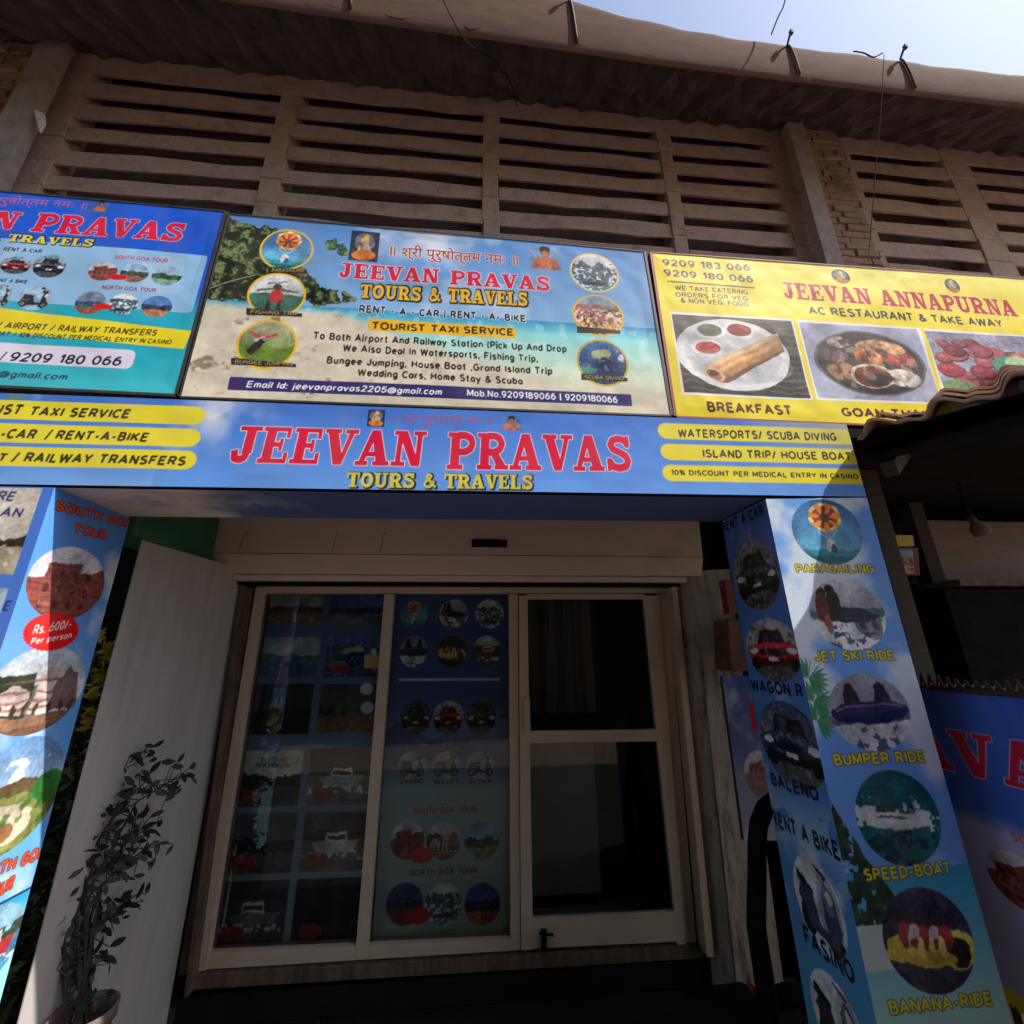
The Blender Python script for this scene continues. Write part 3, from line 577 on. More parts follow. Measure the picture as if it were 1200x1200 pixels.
def p_thali(p):
    p.bg((150, 156, 190), (170, 174, 200)); p.el(.02, -.02, .92, .86, (44, 38, 40)); p.el(.02, -.02, .92, .86, (90, 84, 84), .25); p.el(.02, .0, .8, .74, (58, 50, 50))
    for x, y, rx, ry, c in ((-.42, .5, .2, .15, (150, 130, 120)), (-.55, .12, .22, .17, (110, 75, 85)), (-.5, -.25, .24, .2, (120, 60, 35)), (.02, .12, .24, .2, (190, 95, 45)), (.25, .42, .4, .2, (205, 140, 80)), (.5, .12, .28, .2, (170, 60, 45)), (.48, -.4, .3, .24, (190, 186, 176)), (-.02, -.38, .36, .32, (215, 200, 170))): p.el(x, y, rx, ry, c)
    p.el(-.02, -.4, .31, .27, (140, 52, 32)); p.pg([(-.1, -.25), (.28, -.4), (.1, -.64), (-.1, -.6)], (50, 40, 38)); k = p.n(.07); k4 = p.n(.16); ins = np.hypot(p.u, p.v) < .8
    for x, y, r0, c0 in ((.12, .18, .1, (226, 150, 80)), (-.06, .1, .09, (214, 120, 60)), (.1, .02, .1, (200, 100, 50)), (.34, .46, .16, (222, 170, 110)), (.52, .36, .16, (212, 150, 90)), (.5, .1, .12, (196, 70, 50))): p.el(x, y, r0, r0 * .8, c0)
    p.c = p.c * (1 + np.where(ins, .9, .15)[..., None] * (k[..., None] - .5) * 1.3); p.m(ins & (k4 > .63), (226, 190, 150), .5); p.m(ins & (k4 < .33), (40, 34, 30), .7); r0 = np.hypot((p.u - .02) / .92, (p.v + .02) / .86); p.m((r0 < 1) & (r0 > .95), (120, 114, 112), .8)
def p_chicken(p):
    p.bg((165, 160, 195), (150, 160, 170)); r = random.Random(5)
    for i in range(46):
        x, y, q = r.uniform(-.85, .95), r.uniform(-.8, .75), r.uniform(.10, .2); c = np.array(r.choice([(170, 50, 60), (140, 40, 52), (190, 84, 84), (160, 66, 84), (104, 42, 52)]), float)
        p.el(x + .02, y - .04, q, q, c * .5); p.el(x, y, q, q * .95, c); p.el(x - q * .2, y + q * .3, q * .5, q * .4, np.minimum(c * 1.3 + 18, 255), .6)
    p.el(.2, .1, .3, .3, (70, 150, 120)); p.el(.3, .2, .2, .2, (170, 205, 150)); p.el(-.8, -.6, .3, .25, (110, 150, 90)); p.mottle(.3, .08)
def p_deity(p): p.bg((45, 55, 95), (60, 50, 60)); p.mottle(.4); p.el(0, .25, .7, .65, (110, 120, 130)); p.el(0, .3, .3, .35, (215, 170, 110)); p.el(0, -.2, .45, .45, (200, 190, 180)); p.el(0, -.6, .8, .35, (215, 120, 40)); p.el(-.2, -.1, .12, .4, (200, 120, 50)); p.el(.1, .6, .2, .2, (230, 200, 90))
def p_saint(p, bgc=None):
    p.c[:] = bgc if bgc else (90, 140, 210)
    p.pg([(-.95, -1), (-.7, -.3), (-.25, .0), (.3, .0), (.75, -.4), (.95, -1)], (205, 110, 70)); p.el(0, .4, .3, .45, (150, 85, 55)); p.el(0, .62, .33, .3, (60, 40, 40)); p.el(0, .3, .2, .28, (185, 115, 80)); p.m((p.n(.2) > .55) & (p.v < 0) & (abs(p.u) < .8), (170, 80, 55), .6)
PICS = {k[2:]: v for k, v in list(globals().items()) if k.startswith('p_')}

def sky_print(P, top=(70, 120, 205), bot=(95, 150, 225), cloud=None, seed=0, amount=.0, cell=120):
    t = (P.Y / P.h)[..., None]; P.img = np.array(top, float) * (1 - t) + np.array(bot, float) * t
    k = vnoise(P.h, P.w, cell, P.rng, 6); cl = np.clip((k - (.62 - amount)) / .16, 0, 1); P.paint(cl * .8, (225, 226, 235)); P.img *= (1 + .05 * (P.noise(40)[..., None] - .5))
SHR = '\u0965 \u0936\u094d\u0930\u0940 \u092a\u0941\u0930\u0941\u0937\u094b\u0924\u094d\u0924\u092e \u0928\u092e\u0903 \u0965'
# ------------------------------------------------------------------ setting: ground, added forecourt and sky-blocking bank, porch floor
g = MB(); n = 40; xs = [(-1 + 2 * i / n) for i in range(n + 1)]; gv = []; gf = []
rg = random.Random(4)
gx = [math.copysign(abs(t) ** 2.2, t) * 900 for t in xs]
for y in gx:
    for x in gx: gv.append((x, y + 1, GZ))
gf = [[j * (n + 1) + i, j * (n + 1) + i + 1, (j + 1) * (n + 1) + i + 1, (j + 1) * (n + 1) + i] for j in range(n) for i in range(n)]
tag(g.add(gv, gf, True).build('ground', M['earth']), kind='structure')
tag(MB().box(-9, 9, -2.4, 1.97, GZ - .05, GZ + .004).build('low_bounce_apron', M['low_bounce']), kind='structure')  # unseen dark forecourt added so less ground light reaches the door
b = MB(); bv = []; bf = []; NX, NY = 60, 14  # unseen bank added behind the camera to cut low sky and glass reflections
for j in range(NY + 1):
    for i in range(NX + 1):
        a = math.pi * (1.08 + .66 * i / NX); rad = 7.5 + j * .7
        hh = 20 * min(1, .3 + 1.6 * (1 - i / NX), .35 + 3 * i / NX) * math.sin(min(1, j / 5) * math.pi / 2) ** 1.2 * (1 + .16 * math.sin(i * .9) + .1 * math.sin(i * 2.3 + j))
        bv.append((rad * math.cos(a) * 1.25, rad * math.sin(a) + 1.0, GZ - .05 + hh + (rg.uniform(-.3, .3) if j else 0)))
bf = [[j * (NX + 1) + i, j * (NX + 1) + i + 1, (j + 1) * (NX + 1) + i + 1, (j + 1) * (NX + 1) + i] for j in range(NY) for i in range(NX)]
tag(b.add(bv, bf, True).build('sky_block_bank', M['sky_block']), kind='structure')
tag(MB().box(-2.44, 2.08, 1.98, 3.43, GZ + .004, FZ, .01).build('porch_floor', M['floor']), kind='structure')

# ------------------------------------------------------------------ the long old building
YW = 3.4
bld = thing('building', 'long old building with slotted cement wall, brick piers and sagging brown eave', 'building', W(0, YW, GZ))
ZT, ZB = 6.25, 1.25
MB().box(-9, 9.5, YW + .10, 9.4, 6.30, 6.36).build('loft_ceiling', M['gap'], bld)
# walls under the slots, left and right of the shop, and the lintel over it
for x0, x1, z0, z1 in ((-9, -1.93, GZ, 1.6), (1.98, 9.5, GZ, 1.6), (-1.93, 1.98, 1.02, 1.6)):
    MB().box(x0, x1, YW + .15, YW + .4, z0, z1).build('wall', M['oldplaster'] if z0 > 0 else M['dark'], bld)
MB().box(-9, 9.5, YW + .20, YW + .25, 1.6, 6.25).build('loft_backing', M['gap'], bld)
bays = [(-9, -7.3), (-6.95, -5.2), (-4.15, -2.2), (-2.01, .05), (.22, 2.11), (2.27, 3.53), (4.6, 5.9), (6.25, 9.4)]
r7 = random.Random(7)
gapz = [5.93 - .336 * k for k in range(14)]
def slot_bay(x0, x1, ragged=.03):
    """one bay of pre-cast slots: slats between dark openings, thick from front to back"""
    m = MB(); tops = [ZT] + [z - .145 for z in gapz]
    for k, zt in enumerate(tops):
        zb = gapz[k] if k < len(gapz) else 1.6
        nseg = max(2, int((x1 - x0) / .35)); pr = None
        for i in range(nseg):
            xa, xb = x0 + (x1 - x0) * i / nseg, x0 + (x1 - x0) * (i + 1) / nseg
            cur = (zb + r7.uniform(-.018, .014), zt + r7.uniform(-.014, .02), YW + r7.uniform(-.008, .008))
            a = pr or cur; pr = cur
            m.hexa([(xa, a[2], a[0]), (xb, cur[2], cur[0]), (xb, YW + .03, cur[0] + .012), (xa, YW + .03, a[0] + .012), (xa, a[2], a[1]), (xb, cur[2], cur[1]), (xb, YW + .03, cur[1]), (xa, YW + .03, a[1])])
    return m.build('slotted_screen', M['jali'], bld)
for x0, x1 in bays: slot_bay(x0, x1)
ends = [-9.1] + [e for bb in bays for e in bb] + [9.5]
for i in range(0, len(ends), 2):
    xa, xb = ends[i], ends[i + 1]
    if xb - xa < .05: continue
    m = MB(); z = 1.6
    while z < ZT - .02:                              # mullions and end strips built up of blocks
        h = min(.336, ZT - z); m.box(xa + r7.uniform(-.012, .012), xb + r7.uniform(-.012, .012), YW - .012 + r7.uniform(-.008, .008), YW + .2, z, z + h - .012, .008); z += h
    m.build('mullion', M['jali'], bld)
def pier(xa, xb, y0, y1, z0, z1):
    m = MB(); z = z0; k = 0
    while z < z1:
        h = .095; x = xa - (.0 if k % 2 else .09); 
        while x < xb:
            w = .27; m.box(max(xa, x) + r7.uniform(-.008, .008), min(xb, x + w) - .014 + r7.uniform(-.008, .008), y0 + r7.uniform(-.014, .016), y1, z, z + h - .018, .006); x += w
        z += h; k += 1
    m.box(xa + .02, xb - .02, y0 + .02, y1 - .005, z0, z1)
    return m.build('brick_pier', M['brick'], bld)
pier(3.86, 4.42, YW - .1, YW - .014, 1.7, ZT - .05)
pier(-5.15, -4.56, YW - .1, YW - .014, 1.7, ZT - .1)
def strut(pts, w):
    m = MB()
    for (a, b) in zip(pts, pts[1:]):
        m.hexa([(a[0] - w, a[1] - .05, a[2]), (a[0] + w, a[1] - .05, a[2]), (a[0] + w, a[1] + .05, a[2]), (a[0] - w, a[1] + .05, a[2]), (b[0] - w, b[1] - .05, b[2]), (b[0] + w, b[1] - .05, b[2]), (b[0] + w, b[1] + .05, b[2]), (b[0] - w, b[1] + .05, b[2])], .008)
    return m.build('post', M['concrete'], bld)
strut([(-4.40, 3.27, 1.7), (-4.40, 3.25, 5.95), (-4.44, 3.3, 6.15)], .125)
strut([(3.72, 3.27, 1.7), (3.72, 3.22, 5.95)], .1)
# roof: sheet from the ridge side down to the eave, ragged underneath
eave = [(-8, 5.40), (-4, 5.44), (-2, 5.36), (-.8, 5.30), (.27, 5.26), (1.5, 5.19), (2.7, 5.17), (4, 5.165), (5.4, 5.165), (9, 5.16)]
def lerp(tab, x):
    for (xa, za), (xb, zb) in zip(tab, tab[1:]):
        if x <= xb: return za + (zb - za) * (x - xa) / (xb - xa)
    return tab[-1][1]
YE = 2.4
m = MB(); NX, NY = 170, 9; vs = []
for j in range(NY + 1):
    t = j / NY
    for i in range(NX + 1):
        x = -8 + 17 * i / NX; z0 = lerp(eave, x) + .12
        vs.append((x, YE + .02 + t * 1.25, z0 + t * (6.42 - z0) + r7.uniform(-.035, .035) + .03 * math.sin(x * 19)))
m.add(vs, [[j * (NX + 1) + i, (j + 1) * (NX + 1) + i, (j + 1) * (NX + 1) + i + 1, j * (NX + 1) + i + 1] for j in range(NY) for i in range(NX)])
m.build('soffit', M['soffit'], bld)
m = MB(); vs = []
for x in np.linspace(-8.2, 9.2, 60):
    z0 = lerp(eave, x)
    for y, z in ((YE + .06, z0 + .40), (5.2, z0 + 3.0), (9.5, z0 + 3.4), (9.5, z0 + 3.3), (5.2, z0 + 2.8), (YE + .08, z0 + .30)): vs.append((x, y, z + .02 * math.sin(x * 7)))
k6 = [[i * 6 + a, i * 6 + (a + 1) % 6, (i + 1) * 6 + (a + 1) % 6, (i + 1) * 6 + a] for i in range(59) for a in range(6)]
m.add(vs, k6).build('roof', M['tile'], bld)
gut_top = [(-8, 6.3), (0, 6.1), (.83, 5.93), (1.4, 5.80), (2.2, 5.70), (3.1, 5.63), (5.6, 5.64), (9, 5.62)]
m = MB(); vs = []; K = 9; xs = np.linspace(-8, 9, 240)
for x in xs:
    zb, zt = lerp(eave, x), lerp(gut_top, x) + .018 * math.sin(x * 2.3) + .012 * math.sin(x * 9.1 + math.sin(x * 3)) + r7.uniform(-.004, .004); rr = (zt - zb)
    for k in range(K + 1):
        vs.append((x, YE + .06 - .06 * math.sin(math.pi * min(1, .08 + k / K * .62)), zb + rr * (1 - math.cos(math.pi * k / K)) / 2))
m.add(vs, [[i * (K + 1) + k, (i + 1) * (K + 1) + k, (i + 1) * (K + 1) + k + 1, i * (K + 1) + k + 1] for i in range(len(xs) - 1) for k in range(K)], True)
gut = m.build('gutter', M['gutter'], bld)
for x in (-3.2, -1.2, .83, 2.99, 4.2, 6.0):
    zb, zt = lerp(eave, x), lerp(gut_top, x); m = MB(); pts = []
    for k in range(K + 1): pts.append((x + .06 * (1 - k / K), YE + .06 - .06 * math.sin(math.pi * min(1, .08 + k / K * .62)) - .012, zb + (zt - zb) * (1 - math.cos(math.pi * k / K)) / 2))
    pts = pts[2:] + [(x, YE - .07, zt + .07)]
    m.tube(pts, .011, 6); m.box(x - .014, x + .014, YE - .085, YE - .055, zt + .03, zt + .08, .004); m.build('gutter_bracket', M['strap'], gut)
# loose paper scrap caught on the left post
sc = [onY(u, v, 3.18) for u, v in ((40, 128), (51, 133), (52, 143), (46, 154), (43, 142))]
mm = MB().add(sc + [(p[0], p[1] + .02, p[2]) for p in sc], [[0, 1, 2, 3, 4], [9, 8, 7, 6, 5]] + [[i, (i + 1) % 5, 5 + (i + 1) % 5, 5 + i] for i in range(5)])
solo(mm, 'paper_scrap', M['white'], 'torn white scrap of paper stuck on the leftmost grey post', 'paper scrap')

# ------------------------------------------------------------------ cables
def cable(pts, r, label, grp='thin wires hanging from the eave'):
    q = [Vector(p) for p in pts]; out = []
    for i in range(len(q) - 1):
        p0, p1, p2, p3 = q[max(i - 1, 0)], q[i], q[i + 1], q[min(i + 2, len(q) - 1)]
        for t in np.linspace(0, 1, 7)[:-1]:
            out.append(.5 * ((2 * p1) + (-p0 + p2) * t + (2 * p0 - 5 * p1 + 4 * p2 - p3) * t ** 2 + (-p0 + 3 * p1 - 3 * p2 + p3) * t ** 3))
    solo(MB().tube(out + [q[-1]], r, 5), 'cable', M['wire'], label, 'cable', grp)
cable([onY(510, -20, 2.2), onY(530, 22, 2.25), onY(548, 50, 2.4), onY(580, 72, 2.7), onY(600, 100, 3.0), onY(606, 125, 3.3)], .005, 'thin pale wire dangling under the eave, left of the sky')
cable([onY(1036, 62, 2.28), onY(1033, 120, 2.28), onY(1026, 200, 2.28), onY(1019, 290, 2.25), onY(1018, 306, 2.1)], .003, 'thin wire dropping from the gutter to the yellow signboard')
cable([onY(925, -30, 2.26), onY(919, 4, 2.26), onY(911, 22, 2.26), onY(904, 40, 2.26)], .007, 'short twisted wire rising into the sky above the gutter')
cable([onY(1000, 60, 2.3), onY(1012, 62, 2.27), onY(1024, 67, 2.27), onY(1034, 62, 2.27)], .006, 'short wire tail knotted along the gutter lip on the right')

# ------------------------------------------------------------------ the shop: side walls, shutter, door
wl = MB()
A0, A1 = (-1.868, 2.59), (-1.685, 3.43)
zt0, zt1 = .626, .60
wl.hexa([(A0[0], A0[1], FZ + .04), (A1[0], A1[1], FZ + .04), (A1[0] - .13, A1[1], FZ + .04), (A0[0] - .008, A0[1], FZ + .04), (A0[0], A0[1], zt0), (A1[0], A1[1], zt1), (A1[0] - .13, A1[1], zt1), (A0[0] - .008, A0[1], zt0)], .006)
solo(wl, 'side_wall', M['plaster'], 'whitewashed side wall left of the glass door, behind the potted plant', 'wall')
gb = MB().hexa([(-1.862, 2.50, .63), (-1.85, 3.25, .625), (-2.10, 3.25, .625), (-2.10, 2.50, .63), (-1.862, 2.50, .90), (-1.85, 3.25, .95), (-2.10, 3.25, .95), (-2.10, 2.50, .90)], .006)
solo(gb, 'beam', M['green'], 'dark green painted beam over the whitewashed side wall', 'beam')
wr = MB()
for i, (xa, ya, xb, yb) in enumerate(((1.60, 3.44, 1.66, 3.30), (1.68, 3.30, 1.93, 3.22))):
    wr.hexa([(xa - .03, ya + .2, FZ), (xa, ya, FZ), (xb, yb, FZ), (xb + .05, yb + .2, FZ), (xa + .04, ya + .2, .6), (xa + .07, ya, .6), (xb + .09, yb, .6), (xb + .14, yb + .2, .6)])
rp = solo(wr, 'side_pier', M['oldplaster'], 'stained peeling white pier right of the glass door', 'wall')

sh = thing('rolling_shutter', 'cream rolling shutter box over the glass door, rolled up', 'shutter', W(0, 3.3, .5))
Y1 = 3.25
L0, L1, R0, R1 = -1.86, -1.83, 1.84, 1.80
MB().hexa([(L1, Y1, .553), (R1, Y1, .55), (R1, 3.6, .55), (L1, 3.6, .553), (L0, Y1, .695), (R0, Y1, .70), (R0, 3.6, .70), (L0, 3.6, .695)], .012).build('lower_band', M['cream'], sh)
hs = MB().hexa([(L0, Y1 + .01, .698), (R0, Y1 + .01, .703), (R0, 3.6, .703), (L0, 3.6, .698), (L0 - .05, Y1 + .07, 1.08), (R0 + .05, Y1 + .07, 1.08), (R0 + .05, 3.6, 1.08), (L0 - .05, 3.6, 1.08)], .012).build('housing', M['cream'], sh)
def yv(u, v, Y): return onY(u, v, Y)
a, c = yv(553, 633, Y1 + .03), yv(594, 642, Y1 + .03)
MB().box(a[0], c[0], Y1 + .0, Y1 + .05, c[2], a[2], .004).build('slot', M['black'], hs)
MB().box(L1 + .12, R1 - .1, 3.30, 3.42, .505, .548, .006).build('bottom_bar', M['cream'], sh)
MB().box(L1 + .14, R1 - .14, 3.33, 3.44, .482, .502, .003).build('rubber_seal', M['black'], sh)
for (x0, x1, xb) in ((-1.685, -1.665, .10), (1.595, 1.645, -.06)):
    MB().hexa([(x0 + xb, 3.36, -1.86), (x1 + xb, 3.36, -1.86), (x1 + xb, 3.47, -1.86), (x0 + xb, 3.47, -1.86), (x0, 3.36, .48), (x1, 3.36, .48), (x1, 3.47, .48), (x0, 3.47, .48)], .004).build('guide_rail', M['frame'] if x0 > 0 else M['jamb'], sh)
rs = random.Random(3)
for u in (287, 394, 449):
    p = yv(u, 628, Y1 + .03); solo(MB().tube([(p[0] + .012, p[1] + .004, p[2] + .03), (p[0] + .01, p[1] - .028, p[2] + .0), (p[0] + .0, p[1] - .034, p[2] - .05), (p[0] - .004, p[1] - .03, p[2] - .13)], .0018, 5), 'hook_wire', M['strap'], {287: 'rusty hook wire at the left end of the shutter box', 394: 'rusty hook wire on the shutter box, middle of three', 449: 'rusty hook wire on the shutter box, rightmost of three'}[u], 'hook', 'rusty hooks on the shutter box')

YD = 3.5
door = thing('shopfront_door', 'white framed glass shopfront with two fixed panes and a door leaf', 'door', W(0, YD, -1.82))
def bar(m, quad, y0, y1, bev=.004):
    p = [onY(u, v, YD) for u, v in quad]               # bl, br, tr, tl
    m.hexa([(p[0][0], y0, p[0][2]), (p[1][0], y0, p[1][2]), (p[1][0], y1, p[1][2]), (p[0][0], y1, p[0][2]), (p[3][0], y0, p[3][2]), (p[2][0], y0, p[2][2]), (p[2][0], y1, p[2][2]), (p[3][0], y1, p[3][2])], bev)
m = MB()
bar(m, [(233, 1133), (246, 1131), (313, 690), (303, 690)], YD - .05, YD + .05)            # left stile
bar(m, [(246, 1131), (608, 1109), (608, 1095.5), (247, 1112)], YD - .04, YD + .04)         # bottom rail
bar(m, [(304, 696), (779, 696), (778, 687), (305, 687)], YD - .052, YD + .05)            # top rail
bar(m, [(418, 1119), (432, 1118), (463, 697), (451.5, 697)], YD - .045, YD + .045)        # mullion
bar(m, [(598, 1109), (609, 1108), (606, 697), (595.7, 697)], YD - .045, YD + .045)
bar(m, [(797, 1100), (812, 1099), (779, 697), (766, 697)], YD - .045, YD + .045)
m.build('frame', M['frame'], door)
m = MB(); bar(m, [(215, 1136), (231, 1134), (301, 690), (289, 690)], YD - .055, YD + .03, .006); m.build('jamb', M['jamb'], door)
m = MB(); bar(m, [(225, 1152), (822, 1116), (814, 1100), (230, 1134)], YD - .06, YD + .1, .006); m.build('sill', M['jamb'], door)
def pane(name, quad, y, parent):
    p = [onY(u, v, YD) for u, v in quad]; m = MB(); p = [(q[0], y, q[2]) for q in p]
    return m.add(p + [(q[0], y + .006, q[2]) for q in p], [[0, 1, 2, 3], [7, 6, 5, 4], [0, 4, 5, 1], [1, 5, 6, 2], [2, 6, 7, 3], [3, 7, 4, 0]]).build(name, M['glass'], parent)
pane('fixed_pane', [(245, 1114), (420, 1106), (453, 694), (312, 694)], YD, door)
pane('fixed_pane', [(431, 1103), (600, 1096), (597, 694), (462, 694)], YD, door)
m = MB()
bar(m, [(609.5, 1107), (623.5, 1106), (617, 699), (607, 699)], YD - .06, YD - .01)
bar(m, [(789.5, 1101), (799, 1100), (769, 699), (750.5, 699)], YD - .06, YD - .01)
bar(m, [(619, 869), (772, 867), (771, 853), (619, 855)], YD - .058, YD - .012)
bar(m, [(623, 1105), (790, 1097), (790, 1062), (623, 1070)], YD - .059, YD - .011)
bar(m, [(616, 703), (752, 703), (752, 697), (616, 697)], YD - .057, YD - .012)
leaf = m.build('door_leaf', M['frame'], door)
pane('glass', [(622, 857), (764, 856), (752, 700), (616, 700)], YD - .035, leaf)
pane('glass', [(623, 1072), (791, 1063), (772, 866), (619, 867)], YD - .035, leaf)
m = MB(); bar(m, [(613, 857), (620, 857), (619, 817), (612, 817)], YD - .085, YD - .061, .004); m.build('handle', M['frame'], leaf)
a = onY(635, 1090, YD); MB().box(a[0] - .018, a[0] + .018, YD - .10, YD - .06, a[2] - .06, a[2] + .04, .008).tube([(a[0] - .03, YD - .09, a[2] + .03), (a[0] + .06, YD - .10, a[2] + .02)], .008, 6).build('latch', M['black'], leaf)

MB().box(-1.66, 1.58, YD - .05, YD + .1, FZ + .003, -1.915).build('plinth', M['dark'], door)
# room behind the glass
rm = MB()
rm.box(-1.9, 2.0, 6.6, 6.7, FZ, 1.0).box(-1.98, -1.9, YD + .12, 6.6, FZ, 1.0).box(1.9, 1.98, YD + .12, 6.6, FZ, 1.0).box(-1.9, 1.9, YD + .12, 6.6, .95, 1.0).box(-1.9, 1.9, YD + .12, 6.6, FZ - .05, FZ)
rm.build('interior_wall', M['room'], bld)
a, c = onY(612, 968, 4.4), onY(695, 870, 4.4)
cb = thing('cabinet', 'plain grey-brown cabinet standing inside, behind the lower door glass', 'cabinet', W(.5, 4.5, FZ))
MB().box(a[0] - .5, c[0], 4.4, 4.9, FZ + .1, c[2], .01).build('body', M['cabinet'], cb)
MB().box(a[0] - .52, c[0] + .02, 4.38, 4.92, c[2] + .002, c[2] + .04, .008).build('top', M['cabinet'], cb)
MB().box(a[0] - .46, c[0] - .03, 4.44, 4.86, FZ + .002, FZ + .098).build('plinth', M['black'], cb)
m = MB(); vs = []; xs = np.linspace(.1, 1.15, 90)
for x in xs:
    y = 4.15 + .05 * math.sin(x * 34) + .03 * math.sin(x * 71)
    vs += [(x, y, -.52), (x, y, .9), (x, y + .012, .9), (x, y + .012, -.52)]
m.add(vs, [[i * 4 + k, i * 4 + (k + 1) % 4, i * 4 + 4 + (k + 1) % 4, i * 4 + 4 + k] for i in range(len(xs) - 1) for k in range(4)], True)
cu = m.build('curtain', M['curtain']); tag(cu, 'dark brown pleated curtain hanging inside, behind the upper door glass', 'curtain')
solo(MB().tube([(.0, 4.15, .92), (1.3, 4.15, .92)], .018, 8).box(-.02, .02, 4.13, 4.17, .9, .95).box(1.28, 1.32, 4.13, 4.17, .9, .95), 'curtain_rod', M['black'], 'thin black rod carrying the brown curtain indoors', 'curtain rod')
# ------------------------------------------------------------------ upper signboards
def backing(root, q, y1, mat, fr=.014, name='frame'):
    """box body behind the sheet with a thin raised frame round it"""
    A, B, C, D = [np.array(p, float) for p in q]; y0 = A[1]
    m = MB(); P = [tuple(p) for p in (A, B, C, D)]
    def bk(p, dy): return (p[0], p[1] + dy, p[2])
    m.hexa([bk(P[0], .006), bk(P[1], .006), bk(P[1], y1), bk(P[0], y1), bk(P[3], .006), bk(P[2], .006), bk(P[2], y1), bk(P[3], y1)])
    cen = (A + B + C + D) / 4
    def edge(p, q2, w):
        d = (q2 - p) / np.linalg.norm(q2 - p); nrm = np.cross(d, np.array([0, 1., 0])); nrm = nrm * np.sign((cen - p) @ nrm)
        a, b2, c2, d2 = p - nrm * w, q2 - nrm * w, q2 + nrm * .001, p + nrm * .001
        m.hexa([bk(a, -.003), bk(b2, -.003), bk(b2, y1 + .004), bk(a, y1 + .004), bk(d2, -.003), bk(c2, -.003), bk(c2, y1 + .004), bk(d2, y1 + .004)])
    edge(A, B, fr * .7); edge(B, C, fr); edge(C, D, fr * .35); edge(D, A, fr)
    return m.build(name, mat, root)
def brackets(root, x0, x1, z0, z1):
    for x in (x0 + .3, x1 - .3): MB().box(x - .03, x + .03, 2.13, 3.38, z1 - .25, z1 - .19, .006).build('stay', M['strap'], root)
def clampq(q): return [tuple(map(float, p)) for p in q]
YS = 2.05
CR, GO, BK, WH = (205, 28, 66), (226, 178, 40), (28, 26, 34), (235, 235, 240)

# middle: beach picture
q = [onY(u, v, YS) for u, v in ((212, 464.5), (786, 486.5), (754.5, 295), (269, 251))]
s1 = thing('signboard', 'middle signboard printed with a beach, palms and round activity pictures', 'signboard', W(-.2, YS, 1.24), 'big signboards above the shop')
P = Print(*q, seed=3); X, Y = P.X / P.w, P.Y / P.h
sky_print(P, (85, 135, 200), (165, 205, 235), amount=.1, cell=150)
kk = P.noise(60); k2 = P.noise(18); k3 = P.noise(7, 3)
sea = np.clip((Y - .50) / .004, 0, 1); t = np.clip((Y - .5) / .32, 0, 1)[..., None]
P.paint(sea, np.array([45, 140, 190]) * (1 - np.clip(t * 4, 0, 1)) + (np.array([110, 205, 220]) * (1 - t) + np.array([205, 215, 190]) * t) * np.clip(t * 4, 0, 1))
P.paint(((Y > .51) & (k2 > .62)).astype(float) * .25, (235, 245, 245))
sand = np.clip((Y - (.50 + .34 * np.clip((X - .28) / .5, 0, 1) ** .8 + .05 * (kk - .5))) / .05, 0, 1)
P.paint(sand, np.array([206, 198, 180]) * (1 + .14 * (k2[..., None] - .5) + .08 * (k3[..., None] - .5)))
k4 = P.noise(14, 3); P.paint(np.clip((k4 - .60) * 8, 0, 1) * np.clip((kk - .45) * 6, 0, 1) * np.clip((.55 - X) * 5, 0, 1) * (Y > .54) * sand * .75, (118, 100, 80))
def foliage(px_pts, soft, c_dark, c_mid, c_light, rag=.8):
    """leafy mass: soft-edged outline broken up by fine noise, light tips"""
    m_, y_, x_ = P.cover([[P.at(*p) for p in px_pts]], pad=soft * 2, SSF=1); f = np.zeros((P.h, P.w)); ya, xa = max(0, y_), max(0, x_); yb, xb = min(P.h, y_ + m_.shape[0]), min(P.w, x_ + m_.shape[1]); f[ya:yb, xa:xb] = m_[ya - y_:yb - y_, xa - x_:xb - x_]
    for _ in range(2):
        for ax in (0, 1): c_ = np.cumsum(np.pad(f, [(soft, soft) if a_ == ax else (0, 0) for a_ in (0, 1)], 'edge'), ax); f = (np.take(c_, range(2 * soft - 1, c_.shape[ax]), ax)[:P.h, :P.w] - np.take(c_, range(0, c_.shape[ax] - 2 * soft + 1), ax)[:P.h, :P.w]) / (2 * soft)
    n1, n2, n3 = P.noise(36, 3), P.noise(11, 3), P.noise(4, 2)
    msk = np.clip((f - .5 + rag * (.5 * (n1 - .5) + .7 * (n2 - .5))) / .07, 0, 1)
    lit = np.clip((n2 - .42) * 3.2 + (n3 - .5) * 1.2 + (n1 - .5) * 1.4, 0, 1)[..., None]
    P.paint(msk, np.array(c_dark) * (1 - lit) + (np.array(c_mid) * (1 - lit) + np.array(c_light) * lit) * lit)
foliage([(255, 240), (285, 262), (325, 262), (345, 300), (372, 330), (424, 350), (418, 357), (330, 358), (225, 352), (180, 352), (200, 240)], 12, (24, 32, 24), (58, 78, 50), (112, 128, 84), .95)
foliage([(378, 282), (392, 276), (404, 284), (412, 300), (396, 302), (384, 296)], 5, (40, 60, 40), (70, 105, 66), (120, 150, 100), 1.2)
for pts, th in (([(246, 338), (275, 328), (300, 322)], 2), ([(340, 316), (362, 309), (380, 304), (392, 296)], 2.2)):
    for p in stroke([P.at(*a) for a in pts], th): m_, y_, x_ = P.cover([p]); P.paint(m_, (150, 140, 120), y_, x_)
p4 = lambda cx, cy: (200 + cx / 4, 230 + cy / 4)
p5 = lambda cx, cy: (480 + cx * .26667, 250 + cy * .26667)
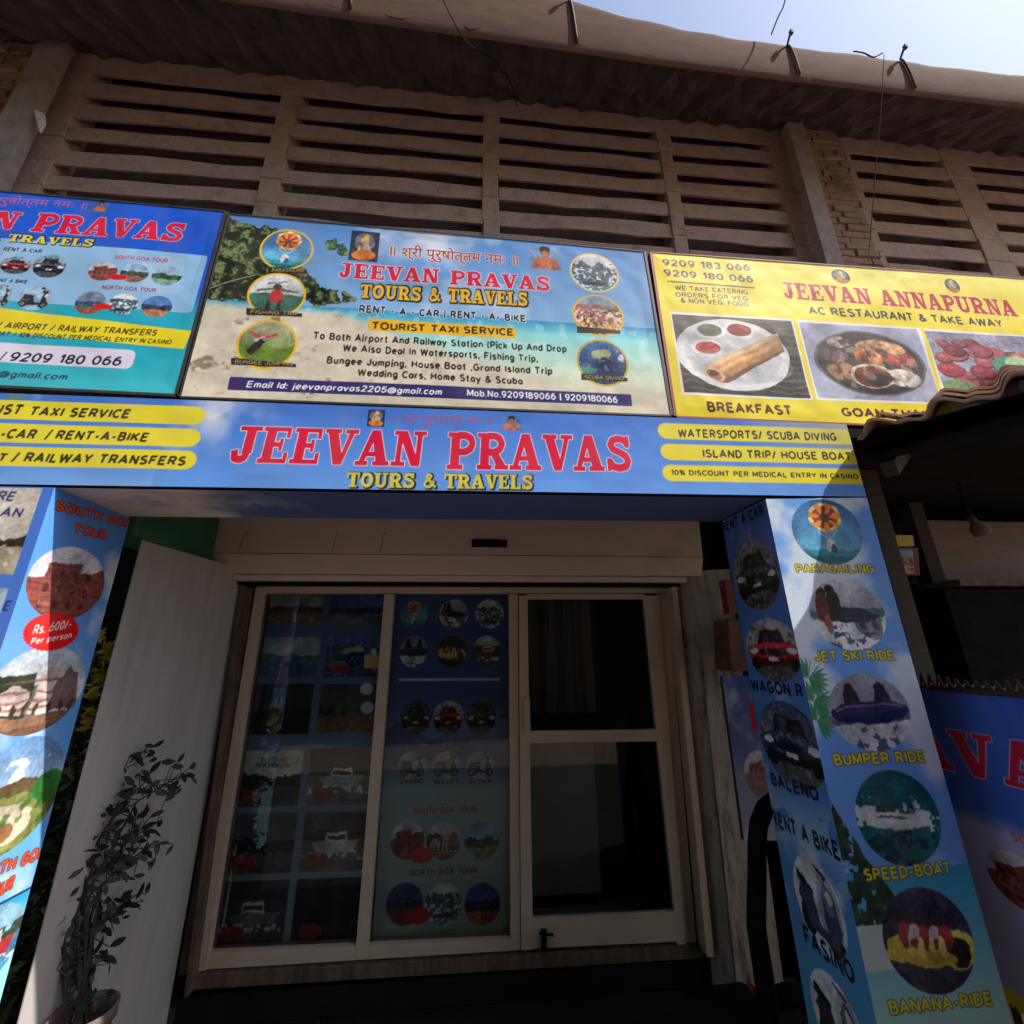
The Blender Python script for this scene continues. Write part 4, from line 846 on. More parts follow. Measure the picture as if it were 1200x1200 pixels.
for kind, bx, band, rim in (('parachute', (304, 368, 268, 316), ((314, 312), (360, 317)), (225, 180, 40)), ('fish', (290, 359, 319, 371), ((289, 361), (354, 368)), (225, 180, 40)), ('bungee', (277, 349, 374, 432), ((271, 419), (347, 427)), (225, 180, 40)),
                            ('ship', (668, 725, 297, 342), None, (215, 190, 110)), ('crowd', (671, 731, 345, 394), ((676, 382), (727, 388)), (215, 170, 60)), ('diver', (676, 736, 397, 452), ((681, 437), (735, 444)), (205, 165, 60))):
    P.photo(kind, bx, rim=rim, rw=.08, seed=len(kind))
    if band:
        (xa, ya), (xb, yb) = band; P.poly([(xa, ya), (xb, yb - 6 + 5), (xb, yb + 3), (xa, ya + 8)], (45, 38, 32)); 
        lab = {'parachute': 'PARASAILING', 'fish': 'FISHING TRIP', 'bungee': 'BUNGEE JUMPING', 'diver': 'SCUBA DIVING'}.get(kind)
        if lab: P.text(lab, (xa + 4, ya + 6.5), (xb - 4, yb + 1.5), (xa + 4, ya + 2), (165, 150, 110), bold=0)
P.photo('deity', (410, 444, 271, 306), shape='rect'); P.photo('saint', quad=[(620, 286), (657, 290), (657, 318), (620, 314)], shape='tri', bgc=(110, 160, 215))
P.text(SHR, (457, 299), (607, 311), (457, 287), (150, 60, 50), out=(235, 215, 215), ow=1, bold=.01)
P.text('JEEVAN PRAVAS', p4(785, 378), p5(618, 342), p4(787, 310), CR, font='slab', out=WH, ow=1)
P.text('TOURS & TRAVELS', p4(888, 478), p5(522, 410), p4(888, 408), BK, font='slab', out=BK, ow=2)
P.text('TOURS & TRAVELS', p4(885, 474), p5(519, 406), p4(888, 410), GO, font='slab')
P.text('RENT - A - CAR | RENT - A- BIKE', p4(880, 545), p5(512, 478), p4(880, 508), (24, 28, 50), out=(225, 232, 240), ow=1, bold=.05)
P.pill(p4(925, 572), p5(470, 500), p5(468, 546), p4(923, 632), (232, 176, 30), .35)
P.text('TOURIST TAXI SERVICE', p4(940, 622), p5(458, 538), p4(940, 586), (35, 26, 20), bold=.035)
for t, l, r, h in (('To Both Airport And Railway Station (Pick Up And Drop', p4(665, 668), p5(690, 611), 36), ('We Also Deal In Watersports, Fishing Trip,', p4(805, 725), p5(565, 655), 36), ('Bungee Jumping, House Boat ,Grand Island Trip', p4(728, 783), p5(628, 709), 36), ('Wedding Cars, Home Stay & Scuba', p4(875, 842), p5(497, 753), 36)):
    P.text(t, l, r, (l[0], l[1] - h / 4), (24, 22, 26), bold=.04)
P.pill(p4(272, 843), p5(975, 795), p5(975, 845), p4(272, 908), (48, 42, 105), .12)
P.text('Email Id: jeevanpravas2205@gmail.com', p4(350, 893), p5(140, 799), p4(350, 862), (230, 230, 240), bold=.012, shear=.15)
P.text('Mob.No.9209189066 | 9209180066', p5(250, 802), p5(915, 832), p5(250, 772), (230, 230, 240), bold=.012)
P.sheet('printed_panel', s1, wav=.014); backing(s1, q, .07, M['edge']); brackets(s1, -1.4, 1.0, 1.24, 2.4)

# left: royal blue, runs out of the picture
q = [(-4.02, YS, 1.275), onY(205.5, 462, YS), onY(263.5, 248, YS), (-4.02, YS, 2.535)]
s2 = thing('signboard', 'royal blue and teal signboard cut off at the left, yellow band across it', 'signboard', W(-2.7, YS, 1.24), 'big signboards above the shop')
P = Print(*q, seed=5); Y = P.Y / P.h; kk = P.noise(70)
p3 = lambda cx, cy: (cx / 3, 200 + cy / 3)
P.img[:] = (30, 88, 205); P.img *= (1 + .12 * (kk[..., None] - .5)); tq = np.clip((Y - .48) / .12, 0, 1); P.paint(tq, np.array([40, 165, 190]) * (1 + .12 * (kk[..., None] - .5)))
tq = np.clip((Y - .8) / .2, 0, 1); P.paint(tq * .5, (85, 195, 200))
P.pill((-300, 251), p3(722, 308), p3(668, 538), (-330, 315), (140, 185, 225), .06, 'r')
P.paint(((kk > .55) & (Y > .27) & (Y < .5)).astype(float) * .18, (225, 230, 240))
P.text(SHR, p3(-160, 108), p3(300, 134), p3(-160, 82), (190, 90, 110), bold=0); P.photo('saint', quad=[p3(328, 102), p3(382, 108), p3(378, 146), p3(326, 142)], shape='tri', bgc=(35, 90, 205))
P.text('PRAVAS', p3(105, 214), p3(632, 249), p3(116, 148), CR, font='slab', out=(225, 190, 205), ow=1, shear=.08); P.text('JEEVAN', p3(-480, 175), p3(50, 210), p3(-475, 110), CR, font='slab', out=(225, 190, 205), ow=1, shear=.08)
P.text('TOURS & TRAVELS', p3(-300, 234), p3(325, 269), p3(-298, 204), BK, font='slab', out=BK, ow=1); P.text('TOURS & TRAVELS', p3(-302, 232), p3(323, 267), p3(-300, 205), (215, 200, 90), font='slab')
P.text('RENT A CAR', p3(10, 284), p3(145, 291), p3(10, 270), (40, 40, 50), bold=.03); P.text('RENT A BIKE', p3(-30, 390), p3(92, 396), p3(-30, 376), (40, 40, 50), bold=.03)
for i, (kind, bx, kw) in enumerate((('car', (0, 37, 301, 321), dict(col=(160, 30, 40), back=(150, 190, 225))), ('car', (38, 77, 298, 325), dict(col=(45, 55, 75), back=(150, 190, 225))), ('scooter', (-14, 13, 333, 361), dict(col=(40, 42, 50), back=(150, 188, 225))), ('scooter', (20, 60, 334, 363), dict(col=(40, 42, 55), back=(150, 188, 225))),
      ('fort', (103, 138, 307, 329), {}), ('land', (141, 174, 309, 331), dict(mid=(80, 95, 80), low=(140, 95, 80))), ('land', (177, 212, 311, 334), dict(mid=(50, 110, 60), low=(120, 160, 150))), ('land', (87, 124, 341, 368), dict(sky=(120, 140, 170), mid=(60, 110, 150), low=(150, 90, 60))), ('ship', (126, 162, 344, 369), {}), ('land', (165, 201, 346, 371), dict(sky=(70, 120, 190), mid=(60, 80, 130), low=(190, 120, 70))))): P.photo(kind, bx, seed=i, **kw)
for bx in ((127, 147, 320, 330), (110, 130, 354, 364)):
    m_ = [(P.at(bx[0], bx[2]), P.at(bx[1], bx[3]))][0]; cx, cy = (m_[0][0] + m_[1][0]) / 2, (m_[0][1] + m_[1][1]) / 2; rx, ry = (m_[1][0] - m_[0][0]) / 2, (m_[1][1] - m_[0][1]) / 2.6
    mm_, y_, x_ = P.cover([[(cx + rx * math.cos(a), cy + ry * math.sin(a)) for a in np.linspace(0, 6.28, 25)]]); P.paint(mm_, (210, 30, 35), y_, x_)
P.text('SOUTH GOA TOUR', p3(400, 312), p3(585, 322), p3(400, 297), (190, 40, 50), bold=.02); P.text('NORTH GOA TOUR', p3(355, 417), p3(545, 427), p3(355, 402), (150, 40, 70), bold=.02)
P.poly([(-350, 318), (-350, 355), p3(645, 626), p3(674, 563)], (226, 208, 40))
P.text('RENT-A-BIKE / AIRPORT / RAILWAY TRANSFERS', p3(-250, 540), p3(545, 580), p3(-250, 516), (40, 42, 30), bold=.02, shear=.15); P.text('HOUSE BOAT / 10% DISCOUNT PER MEDICAL ENTRY IN CASINO', p3(-130, 574), p3(597, 610), p3(-130, 556), (40, 42, 30), bold=.02, shear=.15)
P.pill((-150, 388), p3(472, 642), p3(462, 706), (-160, 412), (214, 208, 232), .3, 'r')
P.text('9209 180 066', p3(25, 668), p3(420, 686), p3(28, 634), (34, 30, 38), bold=.02, shear=.1); P.text('/', p3(-5, 668), p3(9, 668), p3(-5, 632), (34, 30, 38), bold=.01, shear=.1)
P.text('@gmail.com', p3(-12, 724), p3(230, 735), p3(-10, 700), (40, 60, 80), bold=.02, shear=.15)
P.sheet('printed_panel', s2, wav=.014); backing(s2, q, .07, M['edge'], .02); brackets(s2, -4.0, -1.6, 1.24, 2.4)

# right: yellow restaurant sign
q = [onY(793, 487.5, YS), (4.05, YS, 1.235), (4.05, YS, 2.44), onY(764, 296, YS)]
s3 = thing('signboard', 'yellow restaurant signboard with three food pictures, right of the beach signboard', 'signboard', W(2.5, YS, 1.24), 'big signboards above the shop')
P = Print(*q, seed=8); p6 = lambda cx, cy: (740 + cx * .38333, 270 + cy * .38333)
P.img[:] = (228, 208, 40); P.img *= (1 + .08 * (P.noise(50)[..., None] - .5)); Y = P.Y / P.h; X = P.X / P.w
P.paint(np.clip((X - .15) / .3, 0, 1) * np.clip(.4 - Y, 0, .4) * 1.6, (232, 226, 150))  # pale glare haze painted into the upper right
for t, a, b2, c2 in (('9209 183 066', (95, 109), (365, 125), (95, 88)), ('9209 180 066', (100, 140), (375, 160), (100, 119))): P.text(t, p6(*a), p6(*b2), p6(*c2), (48, 36, 52), bold=.03)
P.poly([p6(110, 154), p6(378, 173), p6(378, 177), p6(110, 158)], (80, 70, 40))
for t, a, b2, c2 in (('WE TAKE CATERING', (135, 183), (360, 195), (135, 168)), ('ORDERS FOR VEG', (135, 203), (360, 215), (135, 188)), ('& NON VEG. FOOD', (152, 221), (360, 233), (152, 206))): P.text(t, p6(*a), p6(*b2), p6(*c2), (52, 40, 50), bold=.02)
P.photo('deity', (975, 996, 316, 332), seed=2); P.photo('deity', (1108, 1124, 327, 343), seed=4); P.text(SHR, p6(690, 152), p6(950, 172), p6(690, 132), (205, 185, 90), bold=0)
P.text('JEEVAN ANNAPURNA', p6(470, 206), p6(1185, 264), p6(472, 157), (178, 32, 52), font='slab', out=(225, 215, 150), ow=1)
P.text('AC RESTAURANT & TAKE AWAY', p6(545, 256), p6(1140, 297), p6(545, 231), (36, 36, 60), bold=.03)
for kind, qd in (('dosa', [(119, 248), (491, 272), (555, 518), (155, 502)]), ('thali', [(505, 273), (882, 298), (948, 532), (568, 518)]), ('chicken', [(893, 300), (1290, 328), (1370, 548), (962, 533)])):
    qq = [p6(*a) for a in qd]; P.poly(qq, (226, 226, 236)); c0 = np.mean(qq, 0); P.photo(kind, quad=[tuple(c0 + (np.array(a) - c0) * np.array([.972, .95])) for a in qq], shape='rect', seed=3, warp=.35, grain=.7)
P.text('BREAKFAST', p6(232, 555), p6(495, 566), p6(232, 523), (84, 26, 22), bold=.05); P.text('GOAN THALI', p6(645, 568), p6(930, 578), p6(645, 540), (84, 26, 22), bold=.05)
P.sheet('printed_panel', s3, wav=.014); backing(s3, q, .07, M['rededge'], .016); brackets(s3, 1.2, 4.0, 1.24, 2.4)

# ------------------------------------------------------------------ entrance arch: printed beam on two printed posts
ar = thing('entrance_arch', 'blue printed entrance arch over the shop front, wide beam on two square posts', 'arch', W(-.2, 2.2, FZ))
fl, frx = -2.47, 2.093
q = [(fl, 2.0, .725), (frx, 2.0, .768), (frx - .002, 2.0, 1.202), (fl, 2.0, 1.186)]
MB().hexa([(fl, 2.006, .728), (frx, 2.006, .770), (frx, 2.45, .770), (fl, 2.45, .728), (fl, 2.006, 1.183), (frx, 2.006, 1.199), (frx, 2.45, 1.199), (fl, 2.45, 1.183)]).build('beam', M['edge'], ar)
MB().box(fl, 2.09, 2.46, 3.6, 1.12, 1.18).build('cover_slab', M['dark'], ar)
P = Print(*q, seed=12); X, Y = P.X / P.w, P.Y / P.h
p7 = lambda cx, cy: (cx * .43333, 450 + cy * .43333)
p8 = lambda cx, cy: (500 + cx * .43333, 450 + cy * .43333)
sky_print(P, (66, 116, 205), (98, 152, 228), amount=-.2); kk = P.noise(90, 6); k2 = P.noise(25)
P.paint(np.clip(1 - np.hypot((P.X - P.at(250, 490)[0]) / 95, (P.Y - P.at(250, 490)[1]) / 62), 0, 1) ** .5 * np.clip((kk - .35) * 4, 0, 1), (212, 214, 226))
P.paint(np.clip((.17 - X) * 14, 0, 1) * np.clip((.34 - Y) * 7, 0, 1) * np.clip((k2 - .42) * 6, 0, 1) * .7, (120, 134, 86)); P.paint(np.clip((Y - .75) * 2, 0, .5) * (X < .22), (140, 180, 230))
P.paint(np.clip((X - .86) / .14, 0, 1) * np.clip(.75 - Y, 0, 1) * .95, (150, 150, 158))  # grey haze and soft shadow painted into the right end
YP = (222, 208, 55)
for a, b2, c2, d2 in (((-280, 32), (555, 64), (555, 111), (-280, 86)), ((-280, 96), (543, 124), (541, 171), (-280, 150)), ((-280, 158), (532, 184), (530, 232), (-280, 214))): P.pill(p7(*a), p7(*b2), p7(*c2), p7(*d2), YP, .5, 'r')
for a, b2, c2, d2 in (((625, 107), (1240, 125), (1240, 165), (625, 150)), ((632, 162), (1240, 178), (1240, 218), (632, 206)), ((637, 217), (1240, 232), (1240, 272), (637, 262))): P.pill(p8(*a), p8(*b2), p8(*c2), p8(*d2), YP, .5, 'l')
P.paint(np.clip((X - .86) / .12, 0, 1) * np.clip(.62 - Y, 0, 1) * .9, (165, 160, 140))  # same haze painted over the right ends of the pills
TX = (52, 50, 40)
for t, a, b2, c2 in (('TOURIST', (-125, 80), (54, 85), (-120, 50)), ('TAXI SERVICE', (73, 86), (348, 94), (78, 60)), ('RENT-A-CAR', (-160, 144), (92, 150), (-155, 116)), ('/', (117, 152), (131, 152), (118, 120)), ('RENT-A-BIKE', (145, 150), (398, 157), (149, 124)), ('AIRPORT', (-170, 203), (16, 210), (-165, 180)), ('/', (28, 212), (44, 212), (29, 182)), ('RAILWAY TRANSFERS', (60, 211), (498, 221), (65, 184))):
    P.text(t, p7(*a), p7(*b2), p7(*c2), TX, bold=.05, shear=.14)
for t, a, b2, c2 in (('WATERSPORTS/ SCUBA DIVING', (680, 145), (1110, 155), (682, 121)), ('ISLAND TRIP/ HOUSE BOAT', (745, 199), (1150, 207), (748, 176)), ('10% DISCOUNT PER MEDICAL ENTRY IN CASINO', (660, 246), (1168, 257), (662, 231))): P.text(t, p8(*a), p8(*b2), p8(*c2), TX, bold=.04, shear=.08)
P.text('JEEVAN', p7(614, 212), p7(1146, 223), p7(640, 113), CR, font='slab', out=(232, 226, 235), ow=1, shear=.06); P.text('PRAVAS', p8(53, 230), p8(556, 236), p8(64, 131), CR, font='slab', out=(232, 226, 235), ow=1, shear=.03)
P.text('TOURS & TRAVELS', p7(940, 281), p8(290, 287), p7(940, 238), (30, 34, 50), font='slab', out=(30, 34, 50), ow=1); P.text('TOURS & TRAVELS', p7(936, 278), p8(287, 284), p7(936, 238), (205, 192, 70), font='slab')
P.photo('deity', quad=[p7(994, 69), p7(1041, 71), p7(1040, 116), p7(993, 114)], shape='rect', seed=6); P.photo('saint', quad=[p8(203, 84), p8(257, 86), p8(256, 126), p8(202, 124)], shape='tri', bgc=(74, 126, 212)); P.text(SHR, p7(1062, 108), p8(175, 109), p7(1062, 84), (150, 80, 120), bold=0)
P.sheet('fascia_panel', ar, wav=.008)
q = [(-1.868, 2.44, .722), (1.512, 2.44, .752), (1.512, 2.004, .752), (-1.868, 2.004, .722)]
P = Print(q[0], q[1], q[2], q[3], cell=.006, seed=15); sky_print(P, (88, 104, 150), (82, 98, 148), amount=-.3); X, Y = P.X / P.w, P.Y / P.h; kk = P.noise(60)
P.paint(np.clip((.32 - X - .2 * (kk - .5) - .12 * abs(Y - .5)) / .08, 0, 1) * np.clip(.3 + (kk - .4) * 4, 0, 1), (222, 205, 185))
P.sheet('soffit_panel', ar, off=.004)
def post(x0, x1, xb0, xb1, yb=2.43):
    return MB().hexa([(xb0 + .006, 2.006, FZ), (xb1 - .006, 2.006, FZ), (xb1 - .006, yb, FZ), (xb0 + .006, yb, FZ), (x0 + .006, 2.006, .722), (x1 - .006, 2.006, .722), (x1 - .006, yb, .722), (x0 + .006, yb, .722)]).build('post', M['edge'], ar)
pr = post(1.516, 2.093, 1.552, 2.10)
pl = post(-2.46, -1.865, -2.45, -1.863, 2.46)
# right post, front
k7 = lambda cx, cy: (820 + cx * .316667, 570 + cy * .316667)
k8 = lambda cx, cy: (820 + cx * .316667, 870 + cy * .316667)
P = Print((1.552, 2.0, FZ), (2.10, 2.0, FZ), (2.093, 2.0, .762), (1.516, 2.0, .742), seed=21); X, Y = P.X / P.w, P.Y / P.h
sky_print(P, (96, 152, 228), (110, 150, 215), amount=.12, cell=90); kk = P.noise(50, 5); k2 = P.noise(14); k3 = P.noise(8, 2)
ys = P.at(1000, 1022)[1] / P.h; t = np.clip((Y - ys) / .16, 0, 1)[..., None]
P.paint((Y > ys).astype(float), np.array([50, 150, 195]) * (1 - t) + np.array([150, 195, 190]) * t); P.paint(np.clip((Y - (ys + .14 + .04 * kk)) / .08, 0, 1), np.array([190, 186, 178]) * (1 + .1 * (k2[..., None] - .5)))
yt0, yt1 = P.at(990, 975)[1] / P.h, P.at(1010, 1085)[1] / P.h
P.paint(((Y > yt0 + .3 * X - .05 * kk) & (Y < yt1) & (X < .34 - .3 * (k2 - .5)) & (k3 > .3)).astype(float), np.array([44, 62, 48]) * (1 + 1.2 * (k2[..., None] - .5)))
P.paint(((Y > yt1) & (Y < yt1 + .05) & (X < .22)).astype(float) * .8, (200, 195, 185))
yp0 = P.at(955, 790)[1] / P.h; yp1 = P.at(965, 865)[1] / P.h
for cxp, cyp, sx in ((948, 795, 1), (954, 822, 1), (958, 845, .9)):
    c0 = np.array(P.at(cxp, cyp))
    for a in np.linspace(-2.6, 1.2, 15):
        e = c0 + np.array([math.cos(a), math.sin(a)]) * 30 * sx; m_, y_, x_ = P.cover([[tuple(c0), tuple((c0 + e) / 2 + np.array([2.5, -4])), tuple(e), tuple((c0 + e) / 2 + np.array([-2.5, 4]))]]); P.paint(m_ * .9, (70 + 30 * math.sin(a * 5), 130, 90), y_, x_)
for kind, K, bx in (('parachute', k7, (345, 600, 45, 288)), ('jetski', k7, (410, 686, 340, 606)), ('bumper', k7, (480, 778, 688, 978)), ('speed', k8, (580, 888, 95, 455)), ('banana', k8, (680, 1012, 525, 930))):
    a, b2 = K(bx[0], bx[2]), K(bx[1], bx[3]); P.photo(kind, (a[0], b2[0], a[1], b2[1]), seed=len(kind))
YL, YO = (214, 200, 60), (60, 58, 40)
for t, K, a, b2, h in (('PARASAILING', k7, (358, 321), (648, 322), 32), ('JET SKI RIDE', k7, (428, 648), (724, 643), 38), ('BUMPER RIDE', k7, (500, 1034), (838, 1020), 44), ('SPEED-BOAT', k8, (612, 514), (934, 486), 48), ('BANANA-RIDE', k8, (706, 1008), (1088, 972), 54)):
    P.text(t, K(*a), K(*b2), K(a[0], a[1] - h), YL, bold=.03, out=YO, ow=1)
P.sheet('front_panel', pr, wav=.004)
# right post, inner side (read from the porch)
P = Print((1.552, 2.43, FZ), (1.552, 2.0, FZ), (1.516, 2.0, .742), (1.516, 2.41, .742), seed=23); Y = P.Y / P.h; X = P.X / P.w
sky_print(P, (74, 108, 190), (90, 160, 210), amount=.0, cell=70); t = np.clip((Y - .62) / .3, 0, 1); P.paint(t * .7, (70, 165, 190)); P.paint(np.clip(1 - abs(Y - .545) / .06, 0, 1) * .7 * (P.noise(40) > .4), (190, 205, 225))
for kind, K, bx, kw in (('car', k7, (122, 288, 195, 462), dict(col=(60, 55, 62), back=(150, 140, 150))), ('car', k7, (168, 362, 487, 724), dict(col=(195, 28, 38))), ('car', k7, (222, 444, 800, 1105), dict(col=(50, 62, 84), back=(70, 85, 120)))):
    a, b2 = K(bx[0], bx[2]), K(bx[1], bx[3]); P.photo(kind, (a[0], b2[0], a[1], b2[1]), seed=bx[0], **kw)
for qd, col in (([(326, 400), (470, 440), (582, 850), (400, 745)], (60, 72, 100)), ([(398, 838), (560, 880), (640, 1290), (470, 1190)], (60, 50, 60))):
    qq = [P.at(*k8(*a)) for a in qd]; cx, cy = np.mean(qq, 0); P.oval('scooterbig', cx, cy, P.w * .34, (abs(qq[3][1] - qq[0][1]) + abs(qq[2][1] - qq[1][1])) / 4 * 1.02, seed=4, col=col)
for t, K, a, b2, h in (('RENT A CAR', k7, (86, 172), (240, 108), 40), ('THAR', k7, (195, 445), (262, 440), 28), ('WAGON R', k7, (194, 757), (386, 785), 44), ('BALENO', k8, (266, 158), (444, 222), 46), ('RENT A BIKE', k8, (272, 306), (524, 444), 56), ('FASINO', k8, (390, 745), (580, 905), 66)):
    P.text(t, K(*a), K(*b2), K(a[0], a[1] - h), (18, 20, 30), bold=.04)
P.sheet('side_panel', pr, wav=.004)
# left post, inner side
h1 = lambda cx, cy: (cx / 4, 560 + cy / 4)
h2 = lambda cx, cy: (cx * .291667, 850 + cy * .291667)
P = Print((-1.863, 2.0, FZ), (-1.863, 2.46, FZ), (-1.865, 2.46, .718), (-1.865, 2.0, .718), seed=25); Y = P.Y / P.h
sky_print(P, (84, 140, 225), (120, 190, 230), amount=.08, cell=80); P.paint(np.clip((Y - .2) * 6, 0, 1) * np.clip((.33 - Y) * 8, 0, 1) * .35, (225, 230, 240))
OR, ORO = (226, 84, 40), (90, 24, 20)
P.text('SOUTH GOA', h1(252, 150), h1(612, 236), h1(252, 100), OR, bold=.05, out=ORO); P.text('TOUR', h1(340, 255), h1(492, 292), h1(340, 208), OR, bold=.05, out=ORO)
a, b2 = h1(142, 318), h1(505, 672); P.photo('fort', (a[0], b2[0], a[1], b2[1]), seed=1)
a, b2 = h1(-30, 790), h1(405, 1195); P.photo('temple', (a[0], b2[0], a[1], b2[1]), seed=2)
a, b2 = h2(-130, 60), h2(250, 500); P.photo('garden', (a[0], b2[0], a[1], b2[1]), seed=3)
cb_ = [np.array(P.at(*h1(*p))) for p in ((92, 760), (380, 690), (250, 645), (225, 830))]; cx, cy = (cb_[0] + cb_[1]) / 2; rx = abs(cb_[1][0] - cb_[0][0]) / 2; ry = abs(cb_[3][1] - cb_[2][1]) / 2
m_, y_, x_ = P.cover([[(cx + rx * (1 - .06 * (i % 2)) * math.cos(a), cy + ry * (1 - .06 * (i % 2)) * math.sin(a)) for i, a in enumerate(np.linspace(0, 6.283, 73)[:-1])]]); P.paint(m_, (222, 28, 34), y_, x_)
P.text('Rs. 600/-', h1(150, 738), h1(330, 705), h1(150, 690), (240, 235, 235), bold=.01); P.text('Per person', h1(140, 785), h1(332, 752), h1(140, 752), (240, 235, 235), bold=.01)
P.text('NORTH GOA', h2(-130, 655), h2(176, 530), h2(-130, 600), OR, bold=.05, out=ORO); P.text('TOUR', h2(-70, 720), h2(46, 660), h2(-70, 665), OR, bold=.05, out=ORO)
yb_ = (P.at(*h2(0, 718))[1] + P.at(*h2(150, 632))[1]) / 2
m_ = (abs(P.Y - yb_) < 1.6).astype(float); P.paint(m_, (30, 60, 90)); t = np.clip((P.Y - yb_) / (P.h * .05), 0, 1)[..., None]; P.paint((P.Y > yb_ + 2).astype(float), np.array([40, 150, 205]) * (1 - t) + np.array([150, 210, 225]) * t)
a, b2 = h2(-200, 760), h2(75, 1060); P.photo('boat', (a[0], b2[0], a[1], b2[1]), seed=5, hull=(190, 50, 55), sea=(70, 140, 190), sky=(140, 190, 225))
P.sheet('side_panel', pl, wav=.003)
# left post, front (only its right margin is in the picture)
P = Print((-2.45, 2.0, FZ), (-1.863, 2.0, FZ), (-1.865, 2.0, .718), (-2.46, 2.0, .718), cell=.004, seed=27); P.img[:] = (72, 116, 205); P.img *= (1 + .08 * (P.noise(40)[..., None] - .5)); Y = P.Y / P.h
yy = [P.at(*h1(x, y))[1] for x, y in ((100, 50), (60, 455), (20, 640), (-20, 1000), (-60, 1300))]
for ya_, yb_, sd, kw in ((yy[0], yy[1], 1, dict(sky=(205, 200, 185), mid=(50, 48, 40), low=(170, 160, 135), h=-.2)), (yy[1] + (yy[2] - yy[1]) * .35, yy[3], 2, dict(sky=(150, 170, 190), mid=(40, 48, 60), low=(60, 70, 80), h=.1)), (yy[4], yy[4] + 130, 3, dict())):
    P.oval('land', P.w * .48, (ya_ + yb_) / 2, P.w * .44, (yb_ - ya_) / 2, shape='rect', seed=sd, **kw)
for t, a, b2, h in (('RE', (-25, 108), (60, 112), 46), ('AN', (-8, 185), (92, 188), 46), ('E', (2, 624), (36, 626), 48)): P.text(t, h1(*a), h1(*b2), h1(a[0], a[1] - h), (40, 40, 110), bold=.02, shear=.15)
P.sheet('front_panel', pl, wav=.003)

# ------------------------------------------------------------------ posters behind the fixed panes
z3 = lambda cx, cy: (220 + cx / 3, 580 + cy / 3)
z4 = lambda cx, cy: (200 + cx * .35, 860 + cy * .35)
YPO = YD + .05
def poster_root(label, q): 
    r = thing('poster', label, 'poster', W(*np.mean(q, 0)), 'posters behind the shop glass'); return r
q = [onY(u, v, YPO) for u, v in ((252, 1110), (424, 1103), (455, 697), (318, 697))]
ps = poster_root('left poster behind the shop glass, a blue grid of twelve holiday pictures', q)
P = Print(*q, cell=.0042, seed=31); sky_print(P, (66, 88, 135), (140, 158, 165), amount=-.1)
qs = [([z3(285, 350), z3(478, 350), z3(470, 450), z3(272, 450)], 'land', dict(sky=(130, 120, 110), mid=(70, 60, 50), low=(120, 95, 60))), ([z3(505, 350), z3(688, 350), z3(685, 455), z3(495, 455)], 'land', dict(sky=(60, 90, 150), mid=(40, 60, 110), low=(90, 100, 110))),
      ([z3(265, 500), z3(465, 500), z3(455, 640), z3(245, 640)], 'land', dict(sky=(140, 180, 180), mid=(60, 110, 130), low=(50, 90, 150))), ([z3(490, 500), z3(680, 500), z3(668, 640), z3(478, 640)], 'diver', {}),
      ([z3(235, 665), z3(440, 665), z3(430, 842), z3(205, 842)], 'land', dict(sky=(40, 42, 50), mid=(20, 22, 28), low=(28, 28, 34))), ([z3(470, 665), z3(662, 665), z3(650, 835), z3(450, 835)], 'land', dict(sky=(60, 70, 75), mid=(70, 80, 60), low=(120, 85, 65))),
      ([z4(240, 50), z4(440, 60), z4(432, 242), z4(214, 244)], 'land', dict(sky=(190, 195, 180), mid=(40, 50, 45), low=(60, 60, 60))), ([z4(470, 50), z4(674, 45), z4(662, 236), z4(452, 238)], 'boat', dict(sky=(60, 62, 70), sea=(130, 125, 120), hull=(180, 175, 175))),
      ([z4(205, 268), z4(420, 262), z4(408, 465), z4(180, 470)], 'land', dict(sky=(80, 85, 95), mid=(40, 42, 50), low=(80, 75, 75))), ([z4(450, 262), z4(660, 258), z4(645, 455), z4(430, 462)], 'boat', dict(sky=(90, 78, 78), sea=(130, 105, 95), hull=(200, 190, 185))),
      ([z4(165, 495), z4(395, 488), z4(378, 705), z4(140, 712)], 'boat', dict(sky=(50, 58, 75), sea=(70, 78, 90), hull=(120, 125, 135))), ([z4(420, 485), z4(640, 478), z4(626, 695), z4(402, 702)], 'land', dict(sky=(28, 30, 50), mid=(20, 22, 40), low=(30, 30, 45)))]
for i, (qd, kind, kw) in enumerate(qs):
    P.photo(kind, quad=qd, shape='rect', seed=40 + i, **kw)
    if i in (3, 6, 7, 8, 9, 10, 11):                              # red price badge in the lower left corner
        c0 = np.array(P.at(*qd[3])) + np.array([P.w * .12, -P.h * .028]); m_, y_, x_ = P.cover([[(c0[0] + P.w * .08 * math.cos(a), c0[1] + P.h * .019 * math.sin(a)) for a in np.linspace(0, 6.28, 24)]]); P.paint(m_ * .75, (160, 48, 45), y_, x_)
P.text('DAY CRUISE', z4(302, 92), z4(388, 92), z4(302, 78), (60, 30, 30)); P.text('PER PERSON', z4(285, 113), z4(400, 113), z4(285, 98), (60, 30, 30))
P.poly([z3(622, 562), z3(672, 562), z3(668, 610), z3(618, 610)], (205, 190, 120))
for a in ((628, 682), (630, 748)): c0 = P.at(*z3(*a)); m_, y_, x_ = P.cover([[(c0[0] + 11 * math.cos(t), c0[1] + 10 * math.sin(t)) for t in np.linspace(0, 6.28, 20)]]); P.paint(m_, (200, 205, 205), y_, x_)
P.sheet('printed_sheet', ps, gain=1.12)
def poster_back(root, q): MB().hexa([(p[0], YPO + .004, p[2]) for p in (q[0], q[1])] + [(q[1][0], YPO + .012, q[1][2]), (q[0][0], YPO + .012, q[0][2])] + [(p[0], YPO + .004, p[2]) for p in (q[3], q[2])] + [(q[2][0], YPO + .012, q[2][2]), (q[3][0], YPO + .012, q[3][2])]).build('backing_board', M['white'], root)
poster_back(ps, q)
